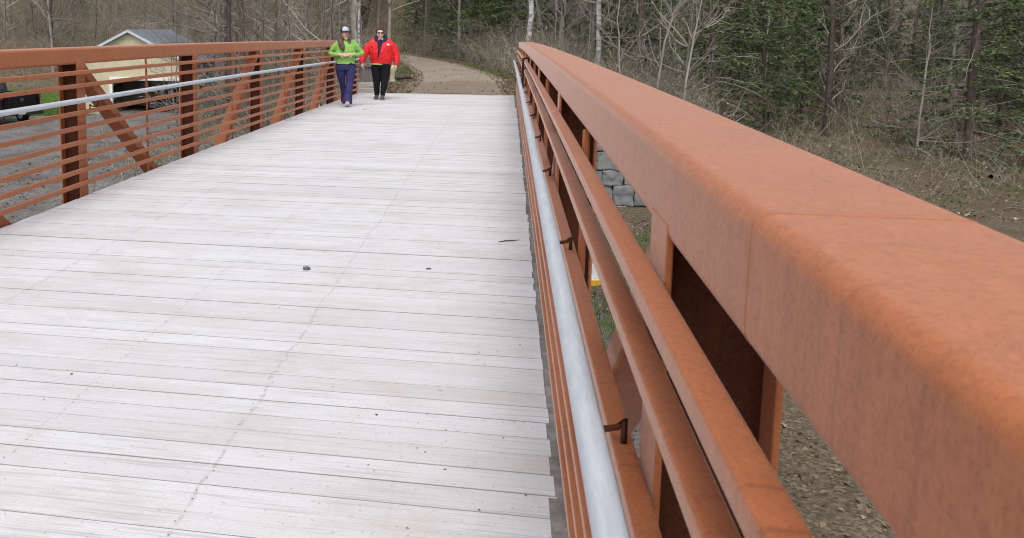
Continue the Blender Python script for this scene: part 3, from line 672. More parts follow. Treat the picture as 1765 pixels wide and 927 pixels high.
T(108, -7.15, 41.0, 14, .19, 'thick pale grey trunk rising between the two women', bark=BARK[2], nb=14, zmin=.3)
T(109, -5.55, 33.0, 9, .055, 'thin white birch rising right behind the woman in green', bark=BIRCH, nb=14, zmin=.25, name='birch_tree')
T(110, -7.0, 48.0, 13, .13, 'grey trunk straight above the head of the woman in red', bark=BARK[0], nb=20, zmin=.2)
T(111, -6.35, 47.5, 13, .11, 'pale trunk standing just right of the woman in red', bark=BARK[2], nb=20, zmin=.2)
T(112, -3.0, 56.5, 13, .12, 'slender pale trunk above the bend of the gravel path', bark=BARK[2], nb=18, zmin=.25)
T(113, .80, 36.5, 12, .125, 'white and dark birch standing directly above the far end of the right railing', bark=BIRCH, nb=14, zmin=.3, name='birch_tree', lean=(-.03, 0))
T(114, 2.25, 41.5, 12, .13, 'leaning smooth grey trunk right of the far railing end', bark=BARK[2], nb=18, zmin=.22, lean=(.05, 0))
T(115, 1.85, 40.5, 7, .05, 'thin pale forked sapling leaning left beside the leaning grey trunk', bark=BARK[2], nb=14, zmin=.2, lean=(-.16, 0), twigmat=TWIG_PALE)
T(116, 3.25, 36.5, 13, .13, 'plain grey brown trunk touching the black marked birch on its left', bark=BARK[0], nb=18, zmin=.2)
T(117, 3.52, 36.0, 13, .125, 'birch with black marks rising behind the middle of the right railing', bark=BIRCH, nb=16, zmin=.25, name='birch_tree')
T(118, 4.55, 33.0, 13, .12, 'dark purplish brown trunk right of the black marked birch', bark=BARK[1], nb=24, zmin=.12)
def sap_pts(seed, x, y, h, pts, r, label):                   # pale curving saplings drawn along a given line
    rng = np.random.default_rng(seed); root = empty('sapling'); tag(root, label, 'tree'); q = VQ()
    zz = np.linspace(0, 1, len(pts)); P_ = np.array([(p_[0], p_[1], p_[2]) for p_ in pts], float)[None]; rd = (r * (1 - .75 * zz))[None]
    q.add(*sides(P_, rd, 7)); q.build('trunk', BARK[2], root, smooth=True)
    q = VQ(); P, T_, rr_ = children_of(P_, rd, 16, rng, .25); p1, d1 = grow(P, T_ + rng.normal(0, .6, (16, 3)), rng.uniform(.8, 2.0, 16), np.maximum(rr_ * .5, .008), 5, .14, rng, .04); q.add(*sides(p1, d1))
    P, T_, rr_ = children_of(p1, d1, 120, rng, .2); p1, d1 = grow(P, T_ + rng.normal(0, .6, (120, 3)), rng.uniform(.2, .9, 120), np.full(120, .005), 3, .15, rng, .03); q.add(*sides(p1, d1))
    q.build('branches', TWIG_PALE, root); put(root, x, y); return root
sap_pts(1, 4.35, 27.5, 5, [(0, 0, -.2), (.05, 0, 1.2), (.18, 0, 2.4), (.42, 0, 3.3), (.85, 0, 4.2), (1.25, .1, 5.4)], .05, 'pale curving sapling leaning right behind the middle of the right railing')
sap_pts(2, 5.0, 27.0, 5, [(0, 0, -.2), (.1, 0, 1.4), (.25, 0, 2.6), (.42, 0, 3.8), (.5, .1, 5.2)], .04, 'thin pale sapling just right of the curving sapling')
sap_pts(3, -12.6, 26.8, 3, [(0, 0, -.2), (-.1, 0, .7), (-.32, 0, 1.2), (-.5, 0, 1.7), (-.7, .1, 2.3)], .022, 'small pale sapling on the gravel lot seen through the left railing')
s4 = bare_tree(140, 5.2, .03, 'bare sapling with fine twigs crossing the open garage doorway', cat='tree', nb=30, zmin=.15, blen=(.2, .38), name='sapling'); put(s4, -13.3, 36.0)
s4 = bare_tree(142, 5.6, .032, 'spindly bare sapling in front of the right half of the garage roof', cat='tree', nb=34, zmin=.12, blen=(.2, .42), name='sapling'); put(s4, -14.9, 38.5)
s4 = bare_tree(143, 4.6, .028, 'low bare sapling spreading twigs across the cream wall left of the second railing post', cat='tree', nb=34, zmin=.1, blen=(.25, .45), name='sapling'); put(s4, -12.6, 32.5)
s4 = bare_tree(141, 5.0, .04, 'bushy bare sapling in front of the right garage wall', cat='tree', nb=30, zmin=.1, blen=(.2, .42), name='sapling'); put(s4, -13.6, 40.5)

# --- wood of alike trees: build a few kinds, copy them (things nothing in the photo tells apart share a label)
protos = {}
def protos_for(key, label, group, makers):
    protos[key] = []
    for mk in makers: protos[key].append(mk(label, group))
def mk_sap(seed, h, r, bark, nb=22, dens=1.0, zmin=.08, blen=(.16, .36)):
    return lambda l, g: bare_tree(seed, h, r, l, 'tree', g, BARK[bark], nb=nb, zmin=zmin, blen=blen, dens=dens, name='bare_tree')
def mk_ev(seed, h, r, mat=None, **k): return lambda l, g: evergreen(seed, h, r, l, g, mat=mat, **k)
REG = [
 ('left', 'bare grey tree in the wood on the slope behind the left railing', 'bare trees of the left wooded slope', [mk_sap(201, 8, .07, 0), mk_sap(202, 6, .045, 2), mk_sap(203, 10, .10, 0, 24, .9), mk_sap(204, 5, .035, 1, 26), mk_sap(205, 11, .13, 1, 22, .8)]),
 ('mid', 'bare grey tree in the wood beyond the gravel path', 'bare trees beyond the path', [mk_sap(211, 9, .08, 0), mk_sap(212, 6, .045, 2), mk_sap(213, 11, .11, 1, 22, .9), mk_sap(214, 5, .03, 0, 24)]),
 ('right', 'bare tree in the mixed wood behind the right railing', 'bare trees behind the right railing', [mk_sap(221, 8, .07, 0), mk_sap(222, 6, .04, 2, 26), mk_sap(223, 11, .12, 1, 24), mk_sap(224, 5, .03, 2, 28)]),
 ('evr', 'dark evergreen in the mixed wood behind the right railing', 'dark evergreens behind the right railing', [mk_ev(231, 11, .13, spread=2.4), mk_ev(232, 8, .09, spread=2.0), mk_ev(233, 5, .05, spread=1.6, zmin=.3)]),
 ('evm', 'dark evergreen in the wood beyond the gravel path', 'dark evergreens beyond the path', [mk_ev(241, 10, .12, spread=2.2, zmin=.9), mk_ev(242, 6, .06, spread=1.7, zmin=.4)]),
]
for key, lab, grp, mk in REG: protos_for(key, lab, grp, mk)
index_children()
R_ = random.Random(42); used = {}
def plant(key, x, y, s=None):
    L_ = protos[key]; i = R_.randrange(len(L_)); 
    if used.get(key, 0) < len(L_): i = used.get(key, 0); o = L_[i]
    else: o = copy_tree(L_[i])
    used[key] = used.get(key, 0) + 1
    put(o, x, y, R_.uniform(0, 6.28), s or R_.uniform(.8, 1.25)); o.rotation_euler.x = R_.uniform(-.05, .05); o.rotation_euler.y = R_.uniform(-.05, .05)
def scatter(key, n, area, ok, mind=1.1):
    pts = []; tries = 0
    while len(pts) < n and tries < n * 60:
        tries += 1; x, y = R_.uniform(area[0], area[1]), R_.uniform(area[2], area[3])
        if not ok(x, y) or any((x - a) ** 2 + (y - b) ** 2 < mind ** 2 for a, b in pts): continue
        pts.append((x, y)); plant(key, x, y)
off_path = lambda x, y, m=2.6: abs(x - float(pcx(y))) > m
in_garage = lambda x, y: -24.5 < x < -15.8 and 43 < y < 53
scatter('left', 90, (-44, -8, 53, 84), lambda x, y: off_path(x, y) and x / y > -.66 and not in_garage(x, y), 1.3)
scatter('left', 16, (-15, -7.2, 30, 52), lambda x, y: off_path(x, y, 3.4) and x < float(pcx(y)) and not in_garage(x, y) and x / y > -.345)
scatter('mid', 80, (-12, 7, 42, 86), lambda x, y: x - float(pcx(y)) > 2.6, 1.0)
scatter('right', 110, (1.2, 46, 27, 72), lambda x, y: off_path(x, y, 2.6) and x / y < 1.0 and not (x < 6.5 and y < 27), 1.1)
scatter('evr', 84, (3.5, 46, 29, 70), lambda x, y: x / y > .06 and x / y < 1.0, 2.0)
scatter('evm', 48, (-10, 4.5, 47, 80), lambda x, y: x - float(pcx(y)) > 3.2, 2.0)
br_ = evergreen(251, 9, .1, 'bright green young pine above the far end of the right railing', mat=NEEDLE_BR, zmin=3.0, spread=2.4, name='pine_tree'); put(br_, .3, 47)
br_ = evergreen(252, 9, .1, 'bright green young pine behind the black marked birch', mat=NEEDLE_BR, zmin=3.4, spread=2.4, name='pine_tree'); put(br_, 5.6, 44.5)

br_ = evergreen(253, 8, .09, 'bright green young pine left of the white and dark birch', mat=NEEDLE_BR, zmin=2.2, spread=2.2, name='pine_tree'); put(br_, -1.6, 50)
br_ = evergreen(254, 8, .09, 'olive green young pine far right among the bare trees behind the railing', mat=NEEDLE_BR, zmin=1.2, spread=2.2, name='pine_tree'); put(br_, 9.5, 40)
for k_, (x0, y0, a_, ln) in enumerate([(5.2, 27.5, .4, 3.2), (9.5, 26.5, 2.6, 4.0), (14.5, 29.5, 1.1, 3.4), (13.0, 35.5, .2, 4.5), (20.5, 33, 2.1, 4.2)]):
    fb = empty('fallen_branch'); tag(fb, 'fallen bare branch lying on the leaf litter right of the footbridge', 'branch', 'fallen branches right of the bridge'); rg = np.random.default_rng(600 + k_)
    p1, d1 = grow(np.array([[0, 0, .12]]), np.array([[cos(a_), sin(a_), .02]]), np.array([ln]), np.array([.06]), 9, .10, rg, -.01); q = VQ(); q.add(*sides(p1, d1, 7)); q.build('limb', BARK[0], fb, smooth=True)
    P, T_, rr_ = children_of(p1, d1, 14, rg, .2); p2, d2 = grow(P, T_ + rg.normal(0, .5, (14, 3)) + np.array([0, 0, .3]), rg.uniform(.4, 1.3, 14), np.maximum(rr_ * .5, .008), 4, .15, rg); q = VQ(); q.add(*sides(p2, d2)); q.build('twigs', TWIG, fb); put(fb, x0, y0)
# --- stuff: brush, fallen leaves, grass
def brush(name, n, sampler, hgt, seed, mat=BRUSH, twig=5, lean=.35, rad=.0065, leafmat=None, nleaf=0, leafname='brush_leaves', lsz=(.04, .09)):
    rng = np.random.default_rng(seed); x, y = sampler(rng, n); n = len(x); P = np.stack([x, y, H(x, y) - .03], 1)
    D = np.stack([rng.normal(0, lean, n), rng.normal(0, lean, n), np.ones(n)], 1); L = rng.uniform(*hgt, n) * rng.uniform(.5, 1, n)
    p1, d1 = grow(P, D, L, rad * rng.uniform(.6, 1.5, n), 5, .17, rng, -.02); v = VQ(); v.add(*sides(p1, d1))
    m = n * twig; P, T_, rr_ = children_of(p1, d1, m, rng, .2); p2, d2 = grow(P, T_ + rng.normal(0, .65, (m, 3)), rng.uniform(.15, .6, m) * np.mean(hgt) * .6, np.maximum(rr_ * .6, .0035), 3, .2, rng, -.02, .5); v.add(*sides(p2, d2))
    o = v.build(name, mat); tag(o, kind='stuff')
    if nleaf:
        P, T_, rr_ = children_of(p2, d2, nleaf, rng, .1); q = VQ(); q.add(*quads(P + rng.normal(0, .03, P.shape), rng.uniform(*lsz, nleaf), .6, rng)); tag(q.build(leafname, leafmat or LEAF_GRN), kind='stuff')
    return o
def band(y0, y1, d0, d1, power=1.0, keep=None):
    def f(rng, n):
        y = y0 + (y1 - y0) * rng.uniform(0, 1, n) ** power; x = pcx(y) + rng.uniform(d0, d1, n)
        if keep is not None: k = keep(x, y); x, y = x[k], y[k]
        return x, y
    return f
def rect(x0, x1, y0, y1, keep=None):
    def f(rng, n):
        x = rng.uniform(x0, x1, n); y = rng.uniform(y0, y1, n)
        if keep is not None: k = keep(x, y); x, y = x[k], y[k]
        return x, y
    return f
brush('brush', 6000, band(29, 75, 2.3, 8.0, 1.2, lambda x, y: (x - pcx(y) > 2.0 + .5 * np.sin(y)) ), (1.0, 3.0), 1, nleaf=22000, leafmat=LEAF_GRN)
brush('brush', 1500, rect(.8, 7, 26.0, 34), (.8, 2.1), 2, lean=.5, nleaf=1500)
brush('brush', 3600, rect(-15, -3.4, 24.5, 51, lambda x, y: (pcx(y) - x > 2.2) & (pcx(y) - x < 11.5) & ~((x < -11.5) & (y < 33))), (.7, 2.2), 3, nleaf=26000, leafmat=LEAF_GRN, lean=.45)
brush('brush', 9000, rect(-48, -9, 53.5, 82, lambda x, y: (pcx(y) - x > 2.5) & ~((y < 54) & (x < -21)) & (x / y > -.66)), (1.2, 3.8), 4, lean=.6, twig=7, nleaf=4000, leafmat=LEAF_DRY)
brush('brush', 9000, rect(2, 52, 25.5, 68, lambda x, y: (x / y < 1.0) & (x / y > .05)), (.8, 2.8), 5, lean=.5, nleaf=34000, leafmat=LEAF_GRN)

def grass(name, n, sampler, seed, h):
    rng = np.random.default_rng(seed); x, y = sampler(rng, n); n = len(x); P = np.stack([x, y, H(x, y) - .01], 1); D = np.stack([rng.normal(0, .4, n), rng.normal(0, .4, n), np.ones(n)], 1)
    p1, d1 = grow(P, D, rng.uniform(*h, n), np.full(n, .008), 2, .2, rng, -.1, .15); q = VQ(); q.add(*sides(p1, d1)); tag(q.build(name, GRASS), kind='stuff')
def leaves(name, n, sampler, seed, size, mat=LEAF_DRY, dz=.012):
    rng = np.random.default_rng(seed); x, y = sampler(rng, n); P = np.stack([x, y, H(x, y) + dz + rng.uniform(0, .02, len(x))], 1)
    q = VQ(); q.add(*quads(P, rng.uniform(*size, len(x)), .7, rng, flat=.75)); tag(q.build(name, mat), kind='stuff')
def verge(rng, n):
    y = 23.7 + rng.uniform(0, 1, n) ** 1.6 * 26; s = rng.choice([-1, 1], n); x = pcx(y) + s * (1.55 + rng.exponential(.75, n) - .35 * (rng.uniform(0, 1, n) < .3)); k = (np.abs(x - pcx(y)) < 5)
    return x[k], y[k]
leaves('fallen_leaves', 26000, verge, 21, (.025, .075))
leaves('fallen_leaves', 50000, rect(-48, -9, 51, 82, lambda x, y: (pcx(y) - x > 2.5) & (x / y > -.66) & ~((y < 52.6) & (x < -21))), 22, (.05, .13))
leaves('fallen_leaves', 30000, rect(1.5, 40, 24.5, 55, lambda x, y: x / y < 1.0), 23, (.05, .12))
leaves('fallen_leaves', 9000, rect(.4, 9, 2, 23, lambda x, y: np.sin(x * 1.7 + y) + np.sin(y * 2.3 - x) > -.6), 27, (.025, .09))
grass('grass', 2500, rect(.4, 9, 2, 23, lambda x, y: np.sin(x * 1.3 + y * .8) + np.sin(y * 1.9 - x) > .7), 35, (.05, .2))
leaves('fallen_leaves', 5000, rect(-16, -5, 18, 48), 24, (.05, .12))
leaves('fallen_leaves', 220, band(23.7, 40, -1.4, 1.4, 1.6), 25, (.03, .08), dz=.03)
grass('grass', 2600, band(33, 46, 1.5, 2.2), 31, (.04, .10))
grass('grass', 2600, band(28.5, 42, -3.2, -1.55), 32, (.04, .14))
grass('grass', 20000, rect(-38, -22.0, 43.0, 52.5), 33, (.08, .2))
grass('grass', 1800, rect(.8, 3.4, 13, 20), 34, (.08, .3))
for i, (x, y, r) in enumerate([(-8.4, 33.5, .42), (-8.0, 34.8, .5), (-6.9, 30.6, .5), (-6.5, 31.6, .38), (-9.6, 31.5, .4)]):
    boulder(x, y, r, 'pale boulder on the brushy bank seen through the left railing', 'pale boulders on the left bank', i + 1)

# ------------------------------------------------------------------ litter on the deck
def pebble(x, y, r, label, seed, flat=.55, mat=None):
    bm = bmesh.new(); bmesh.ops.create_icosphere(bm, subdivisions=2, radius=r)
    for v in bm.verts: v.co *= 1 + .45 * mnoise.noise(v.co * (1.5 / r) + Vector((seed * 3.3, 0, 0))); v.co.z *= flat; v.co.x *= 1.3
    me = bpy.data.meshes.new('pebble'); bm.to_mesh(me); bm.free(); zmin = min(v.co.z for v in me.vertices)
    o = link('pebble', me, mat or PEB); o.location = (x, y, zd(y) - zmin + .001); tag(o, label, 'stone'); return o
PEB = simple('dark_pebble', (.13, .135, .15), (.06, .065, .075), 30, .85)
pebble(-1.25, 5.46, .020, 'dark grey angular stone lying near the middle of the deck', 1)
pebble(-.47, 5.63, .014, 'flat brown grey stone lying right of the larger dark stone on the deck', 2, .3)
pebble(-2.84, 17.61, .018, 'small dark lump on the deck in front of the woman in green', 3, .4)
mb = MB(); mb.tube([(.0, 6.46, zd(6.5) + .006), (.05, 6.50, zd(6.5) + .008), (.10, 6.51, zd(6.5) + .010), (.15, 6.56, zd(6.5) + .006)], [.0035, .0045, .004, .002], 6)
tw = mb.build('twig', BARK[1], smooth=True); tw.location.x = -.03; tag(tw, 'thin dark twig on the deck by the right railing', 'twig')
rng = np.random.default_rng(9); n = 300; x = rng.uniform(XL + .05, XR - .03, n); y = .6 + rng.uniform(0, 1, n) ** 1.4 * 21
x[:130] = rng.uniform(-.3, XR - .04, 130) 
P = np.stack([x, y, zd(y) + .004], 1); q = VQ(); q.add(*quads(P, rng.uniform(.005, .018, n), .55, rng, flat=.8)); tag(q.build('deck_litter', island('deck_crumbs', [(0, (.05, .045, .04)), (.7, (.15, .12, .10)), (1, (.26, .22, .18))])), kind='stuff')
# straw caught on the upper right bar, black strap around the bars
mb = MB(); ys_ = 4.3; mb.tube([(.215, ys_, zd(ys_) + 1.168), (.23, ys_ + .02, zd(ys_) + 1.171), (.246, ys_ + .06, zd(ys_) + 1.169)], [.0012, .0022, .001], 5)
st_ = mb.build('straw', simple('dry_straw', (.62, .56, .45), None, 20, .8)); tag(st_, 'pale straw lying on the top bar of the right railing', 'straw')
mb = MB(); yb = 12.0; zb_ = zd(yb)
mb.tube([(.20, yb, zb_ + 1.20), (.197, yb, zb_ + 1.08), (.196, yb, zb_ + .86), (.20, yb, zb_ + .80)], .016, 8); mb.tube([(.20, yb, zb_ + 1.06), (.26, yb + .02, zb_ + 1.075), (.27, yb + .02, zb_ + 1.20)], .010, 8); mb.tube([(.20, yb, zb_ + 1.19), (.25, yb, zb_ + 1.205), (.28, yb + .02, zb_ + 1.16)], .011, 8)
sp_ = mb.build('strap', RUBBER, smooth=True); tag(sp_, 'black rubber strap looped round the upper bars of the right railing', 'strap')

# ------------------------------------------------------------------ the two women
CAPF = [1.0]
def ell(path):                                # path: [(x,y,z,ra,rb)] lofted with rounded ends -> verts, faces
    pts = [Vector(p[:3]) for p in path]; ra = [p[3] for p in path]; rb = [p[4] if len(p) > 4 else p[3] for p in path]
    t0 = (pts[0] - pts[1]).normalized(); t1 = (pts[-1] - pts[-2]).normalized()
    e0 = min(ra[0], rb[0]); e1 = min(ra[-1], rb[-1])
    e0 *= CAPF[0]; e1 *= CAPF[0]
    P = [pts[0] + t0 * e0 * .86, pts[0] + t0 * e0 * .5] + pts + [pts[-1] + t1 * e1 * .5, pts[-1] + t1 * e1 * .86]
    A = [ra[0] * .5, ra[0] * .866] + ra + [ra[-1] * .866, ra[-1] * .5]; B = [rb[0] * .5, rb[0] * .866] + rb + [rb[-1] * .866, rb[-1] * .5]
    n = 14; vs = []; k = len(P)
    for i in range(k):
        t = (P[min(i + 1, k - 1)] - P[max(i - 1, 0)]).normalized(); ref = Vector((1, 0, 0)) if abs(t.x) < .85 else Vector((0, 0, 1))
        a = (ref - t * ref.dot(t)).normalized(); b = t.cross(a)
        vs += [P[i] + a * cos(2 * pi * j / n) * A[i] + b * sin(2 * pi * j / n) * B[i] for j in range(n)]
    fs = [(i * n + j, i * n + (j + 1) % n, (i + 1) * n + (j + 1) % n, (i + 1) * n + j) for i in range(k - 1) for j in range(n)]
    fs += [tuple(range(n))[::-1], tuple(range((k - 1) * n, k * n))]
    return vs, fs
def fuse(name, chains, mat, parent, voxel=.012, smooth=5, disp=None, extra=None, cut=None, thick=0, capf=1.0):
    mb = MB(); CAPF[0] = capf
    for c in chains: mb.add(*ell(c))
    if extra: extra(mb)
    me = bpy.data.meshes.new(name + '_raw'); me.from_pydata(mb.v, [], mb.f); bm = bmesh.new(); bm.from_mesh(me); bmesh.ops.recalc_face_normals(bm, faces=bm.faces[:]); bm.to_mesh(me); bm.free()
    o = bpy.data.objects.new(name + '_raw', me); COL.objects.link(o)
    r = o.modifiers.new('r', 'REMESH'); r.mode = 'VOXEL'; r.voxel_size = voxel
    if smooth: s_ = o.modifiers.new('s', 'SMOOTH'); s_.factor = .5; s_.iterations = smooth
    bpy.context.view_layer.update(); dg = bpy.context.evaluated_depsgraph_get()
    out = bpy.data.meshes.new_from_object(o.evaluated_get(dg)); bpy.data.objects.remove(o); bpy.data.meshes.remove(me)
    if disp:
        nn = [v.normal.copy() for v in out.vertices]
        for v, n_ in zip(out.vertices, nn): v.co += n_ * disp(v.co)
    if cut:
        bm = bmesh.new(); bm.from_mesh(out); bmesh.ops.delete(bm, geom=[f for f in bm.faces if cut(f.calc_center_median())], context='FACES')
        for v in bm.verts:
            if v.is_boundary: v.co.x = cutx(v.co)
        bm.to_mesh(out); bm.free()
    out.name = name; out.materials.clear()
    for p_ in out.polygons: p_.use_smooth = True
    ob = link(name, out, mat, parent)
    if thick: md = ob.modifiers.new('t', 'SOLIDIFY'); md.thickness = thick; md.offset = -1
    return ob
def nz(co, s, sz=None): return mnoise.noise(Vector((co.x * s, co.y * s, co.z * (sz or s))))
def decal(name, target, xs, zs, mat, parent, shape=None, off=.003, nx_=12, nz_=8, yfar=-1.0):
    mb = MB(); dg = bpy.context.evaluated_depsgraph_get(); ok = {}
    for i in range(nx_ + 1):
        for j in range(nz_ + 1):
            u, v = i / nx_, j / nz_; x = xs[0] + (xs[1] - xs[0]) * u; z = zs[0] + (zs[1] - zs[0]) * v
            if shape and not shape(u * 2 - 1, v * 2 - 1): continue
            h, loc, nrm, _ = target.ray_cast(Vector((x, yfar, z)), Vector((0, 1, 0)))
            if h: ok[i, j] = len(mb.v); mb.v.append(tuple(loc + nrm * off))
    for i in range(nx_):
        for j in range(nz_):
            k = [(i, j), (i + 1, j), (i + 1, j + 1), (i, j + 1)]
            if all(q_ in ok for q_ in k): mb.f.append(tuple(ok[q_] for q_ in k))
    if not mb.f: return None
    o = mb.build(name, mat, parent, smooth=True); md = o.modifiers.new('t', 'SOLIDIFY'); md.thickness = .002; return o
SKIN = simple('skin', (.62, .40, .32), (.56, .34, .265), 14, .55, 0, .35)
def hand_chains(w, d, palm_n, spread=1.0, curl=.5, thumb=1, size=1.0):
    # w wrist point, d pointing direction, palm_n the way the palm faces, thumb +-1 side
    w = Vector(w); d = Vector(d).normalized(); n = Vector(palm_n); n = (n - d * n.dot(d)).normalized(); s = d.cross(n) * thumb
    out = [[(*(w - d * .02), .024, .024), (*(w + d * .03 * size), .026, .026), (*(w + d * .075 * size), .022, .022)]]
    for k in (-1.5, -.5, .5, 1.5):
        out.append([(*(w + d * .02), .014), (*(w + s * (.0195 * k) * size + d * .08 * size), .0105)])
    for k, ln in zip((-1.5, -.5, .5, 1.5), (.060, .076, .082, .072)):
        b = w + s * (.0195 * k) * size + d * .082 * size; c1 = curl * .7; c2 = curl * 1.5; ln *= size
        q1 = b + (d * cos(c1) + n * sin(c1) + s * .05 * k * spread) * ln * .5; q2 = q1 + (d * cos(c2) + n * sin(c2)) * ln * .32; q3 = q2 + (d * cos(c2 * 1.25) + n * sin(c2 * 1.25)) * ln * .22
        out.append([(*b, .0098), (*q1, .009), (*q2, .008), (*q3, .0068)])
    b = w + s * .024 * size + d * .018 * size; q1 = b + (s * .75 + d * .7 + n * .25).normalized() * .036 * size; q2 = q1 + (d * .9 + s * .25 + n * .4).normalized() * .03 * size
    out.append([(*b, .013), (*q1, .0105), (*q2, .0085)])
    return out
def head_chains(c, yaw, tilt=0.0, sc=1.0):
    c = Vector(c); m = Matrix.Rotation(yaw, 3, 'Z') @ Matrix.Rotation(tilt, 3, 'X')
    def q(x, y, z, a, b=None): p_ = c + m @ (Vector((x, y, z)) * sc); return (*p_, a * sc, (b if b else a) * sc)
    ch = [[q(0, -.035, -.105, .030, .030), q(0, -.026, -.075, .052, .052), q(0, -.012, -.035, .066, .078), q(0, .0, .01, .072, .092), q(0, .006, .05, .073, .094), q(0, .008, .085, .056, .074)],
          [q(0, -.094, .012, .008), q(0, -.101, -.012, .010), q(0, -.104, -.024, .012)],
          [q(-.016, -.098, -.030, .009), q(.016, -.098, -.030, .009)],
          [q(-.02, -.088, -.062, .010), q(.02, -.088, -.062, .010)],
          [q(-.012, -.068, -.098, .018), q(.012, -.068, -.098, .018)],
          [q(-.05, -.076, .030, .010), q(-.02, -.092, .032, .010)], [q(.05, -.076, .030, .010), q(.02, -.092, .032, .010)],
          [q(-.040, -.058, -.030, .024), q(-.036, -.060, -.034, .024)], [q(.040, -.058, -.030, .024), q(.036, -.060, -.034, .024)],
          [q(-.073, .012, -.028, .010, .016), q(-.078, .016, .012, .011, .018)], [q(.073, .012, -.028, .010, .016), q(.078, .016, .012, .011, .018)]]
    return ch, (lambda x, y, z: c + m @ (Vector((x, y, z)) * sc)), m
def sphere_at(mb, p, r, sc=(1, 1, 1), m=None):
    bm = bmesh.new(); bmesh.ops.create_uvsphere(bm, u_segments=14, v_segments=9, radius=r)
    vs = [Vector((v.co.x * sc[0], v.co.y * sc[1], v.co.z * sc[2])) for v in bm.verts]; 
    if m is not None: vs = [m @ v for v in vs]
    mb.add([v + Vector(p) for v in vs], [[v.index for v in f.verts] for f in bm.faces]); bm.free()
HAIR = simple('brown_hair', (.15, .085, .05), (.035, .02, .014), 9, .5, 0, .5, b=.8, bscale=60, vec=(6, 6, .45))
HAIR_DK = simple('dark_brown_hair', (.045, .028, .02), (.02, .013, .01), 60, .5, 0, .5, b=.5, bscale=90, vec=(6, 6, .5))
def cloth(name, c, c2, rough=.85, fine=220): return simple(name, c, c2, 7, rough, 0, .2, b=.25, bscale=fine, dist=.003)
LIP = simple('lips', (.42, .13, .12), None, 20, .45); TEETH = simple('teeth', (.75, .72, .66), (.7, .66, .6), 30, .3); EYEW = simple('eye_white', (.65, .63, .6), None, 10, .2); IRIS = simple('iris', (.03, .02, .015), None, 10, .15)
def face(at, m, parent, eyes=True, teeth=True):
    if eyes:
        mb = MB(); mi = MB(); br = MB()
        for s in (-1, 1):
            sphere_at(mb, at(s * .032, -.0765, .018), .0115); sphere_at(mi, at(s * .032, -.0835, .018), .0062)
            br.tube([at(s * .05, -.0805, .038), at(s * .034, -.0975, .045), at(s * .016, -.1005, .040)], [.002, .004, .003], 6)
        e = mb.build('eyes', EYEW, parent, smooth=True); mi.build('iris', IRIS, e, smooth=True); br.build('eyebrows', HAIR_DK, parent, smooth=True)
    mb = MB(); mb.tube([at(-.029, -.0835, -.054), at(-.015, -.0975, -.064), at(0, -.1015, -.067), at(.015, -.0975, -.064), at(.029, -.0835, -.054)], [.003, .0055, .0062, .0055, .003], 8); mb.build('mouth', LIP, parent, smooth=True)
    if teeth:
        mb = MB(); mb.tube([at(-.021, -.0885, -.0575), at(0, -.1000, -.062), at(.021, -.0885, -.0575)], [.0035, .0052, .0035], 6); mb.build('teeth', TEETH, parent, smooth=True)

# ---- woman in green
gp = empty('person', (-3.36, 18.35, zd(18.35)), R(10)); tag(gp, 'woman in green sweater, purple blue trousers and pale cap walking with joined hands', 'person')
hc_, hat, hm = head_chains((-.02, -.03, 1.515), R(34), R(-4), 1.06)
Lw, Rw = Vector((-.115, -.19, 1.085)), Vector((.145, -.20, 1.095))
body = [[(-.005, 0, .86, .17, .12), (0, 0, 1.0, .155, .11), (0, 0, 1.2, .16, .105), (0, .01, 1.30, .12, .07)], [(0, .01, 1.33, .06, .06), (-.01, -.005, 1.47, .052, .055)],
        [(-.17, .015, 1.29, .04), (-.315, .05, 1.10, .036), tuple(Lw) + (.028,)], [(.17, .015, 1.29, .04), (.325, .05, 1.10, .036), tuple(Rw) + (.028,)],
        [(-.10, 0, .86, .09), (-.062, .08, .47, .042), (-.02, .24, .10, .034)], [(.10, 0, .86, .09), (.088, -.10, .47, .045), (.04, -.225, .09, .036)],
        [(-.02, .24, .09, .032), (-.02, .16, .05, .022)], [(.04, -.24, .08, .032), (.04, -.32, .08, .022)]] + hc_
body += hand_chains(Lw, (.95, -.22, .06), (.1, .9, -.35), curl=.75, thumb=-1) + hand_chains(Rw, (-.95, -.25, .03), (-.1, .9, -.3), curl=.75, thumb=1)
bo = fuse('body', body, SKIN, gp, voxel=.0062, smooth=3); face(hat, hm, gp, True, False)
GREEN = cloth('green_knit', (.235, .45, .115), (.20, .395, .095))
def wr(co): return .012 * nz(co, 8, 4) + .009 * nz(co, 20, 12)
fuse('sweater', [[(-.005, 0, .885, .205, .15), (-.005, 0, 1.0, .208, .152), (0, -.01, 1.16, .213, .156), (0, .0, 1.26, .205, .14), (0, .01, 1.335, .165, .10), (0, .02, 1.37, .092, .08)],
     [(-.06, .01, 1.36, .055), (-.145, .01, 1.325, .066), (-.225, .03, 1.25, .074), (-.325, .055, 1.095, .062), (-.24, -.08, 1.085, .054), (-.145, -.165, 1.085, .042)],
     [(.06, .01, 1.36, .055), (.145, .01, 1.325, .066), (.225, .03, 1.25, .074), (.335, .055, 1.095, .062), (.255, -.08, 1.085, .054), (.175, -.165, 1.092, .042)]], GREEN, gp, .011, 4, wr, capf=.12)
PURP = cloth('purple_blue_stretch_cloth', (.040, .037, .122), (.022, .022, .075)); NAVYC = cloth('dark_waistband', (.012, .014, .03), (.01, .01, .02))
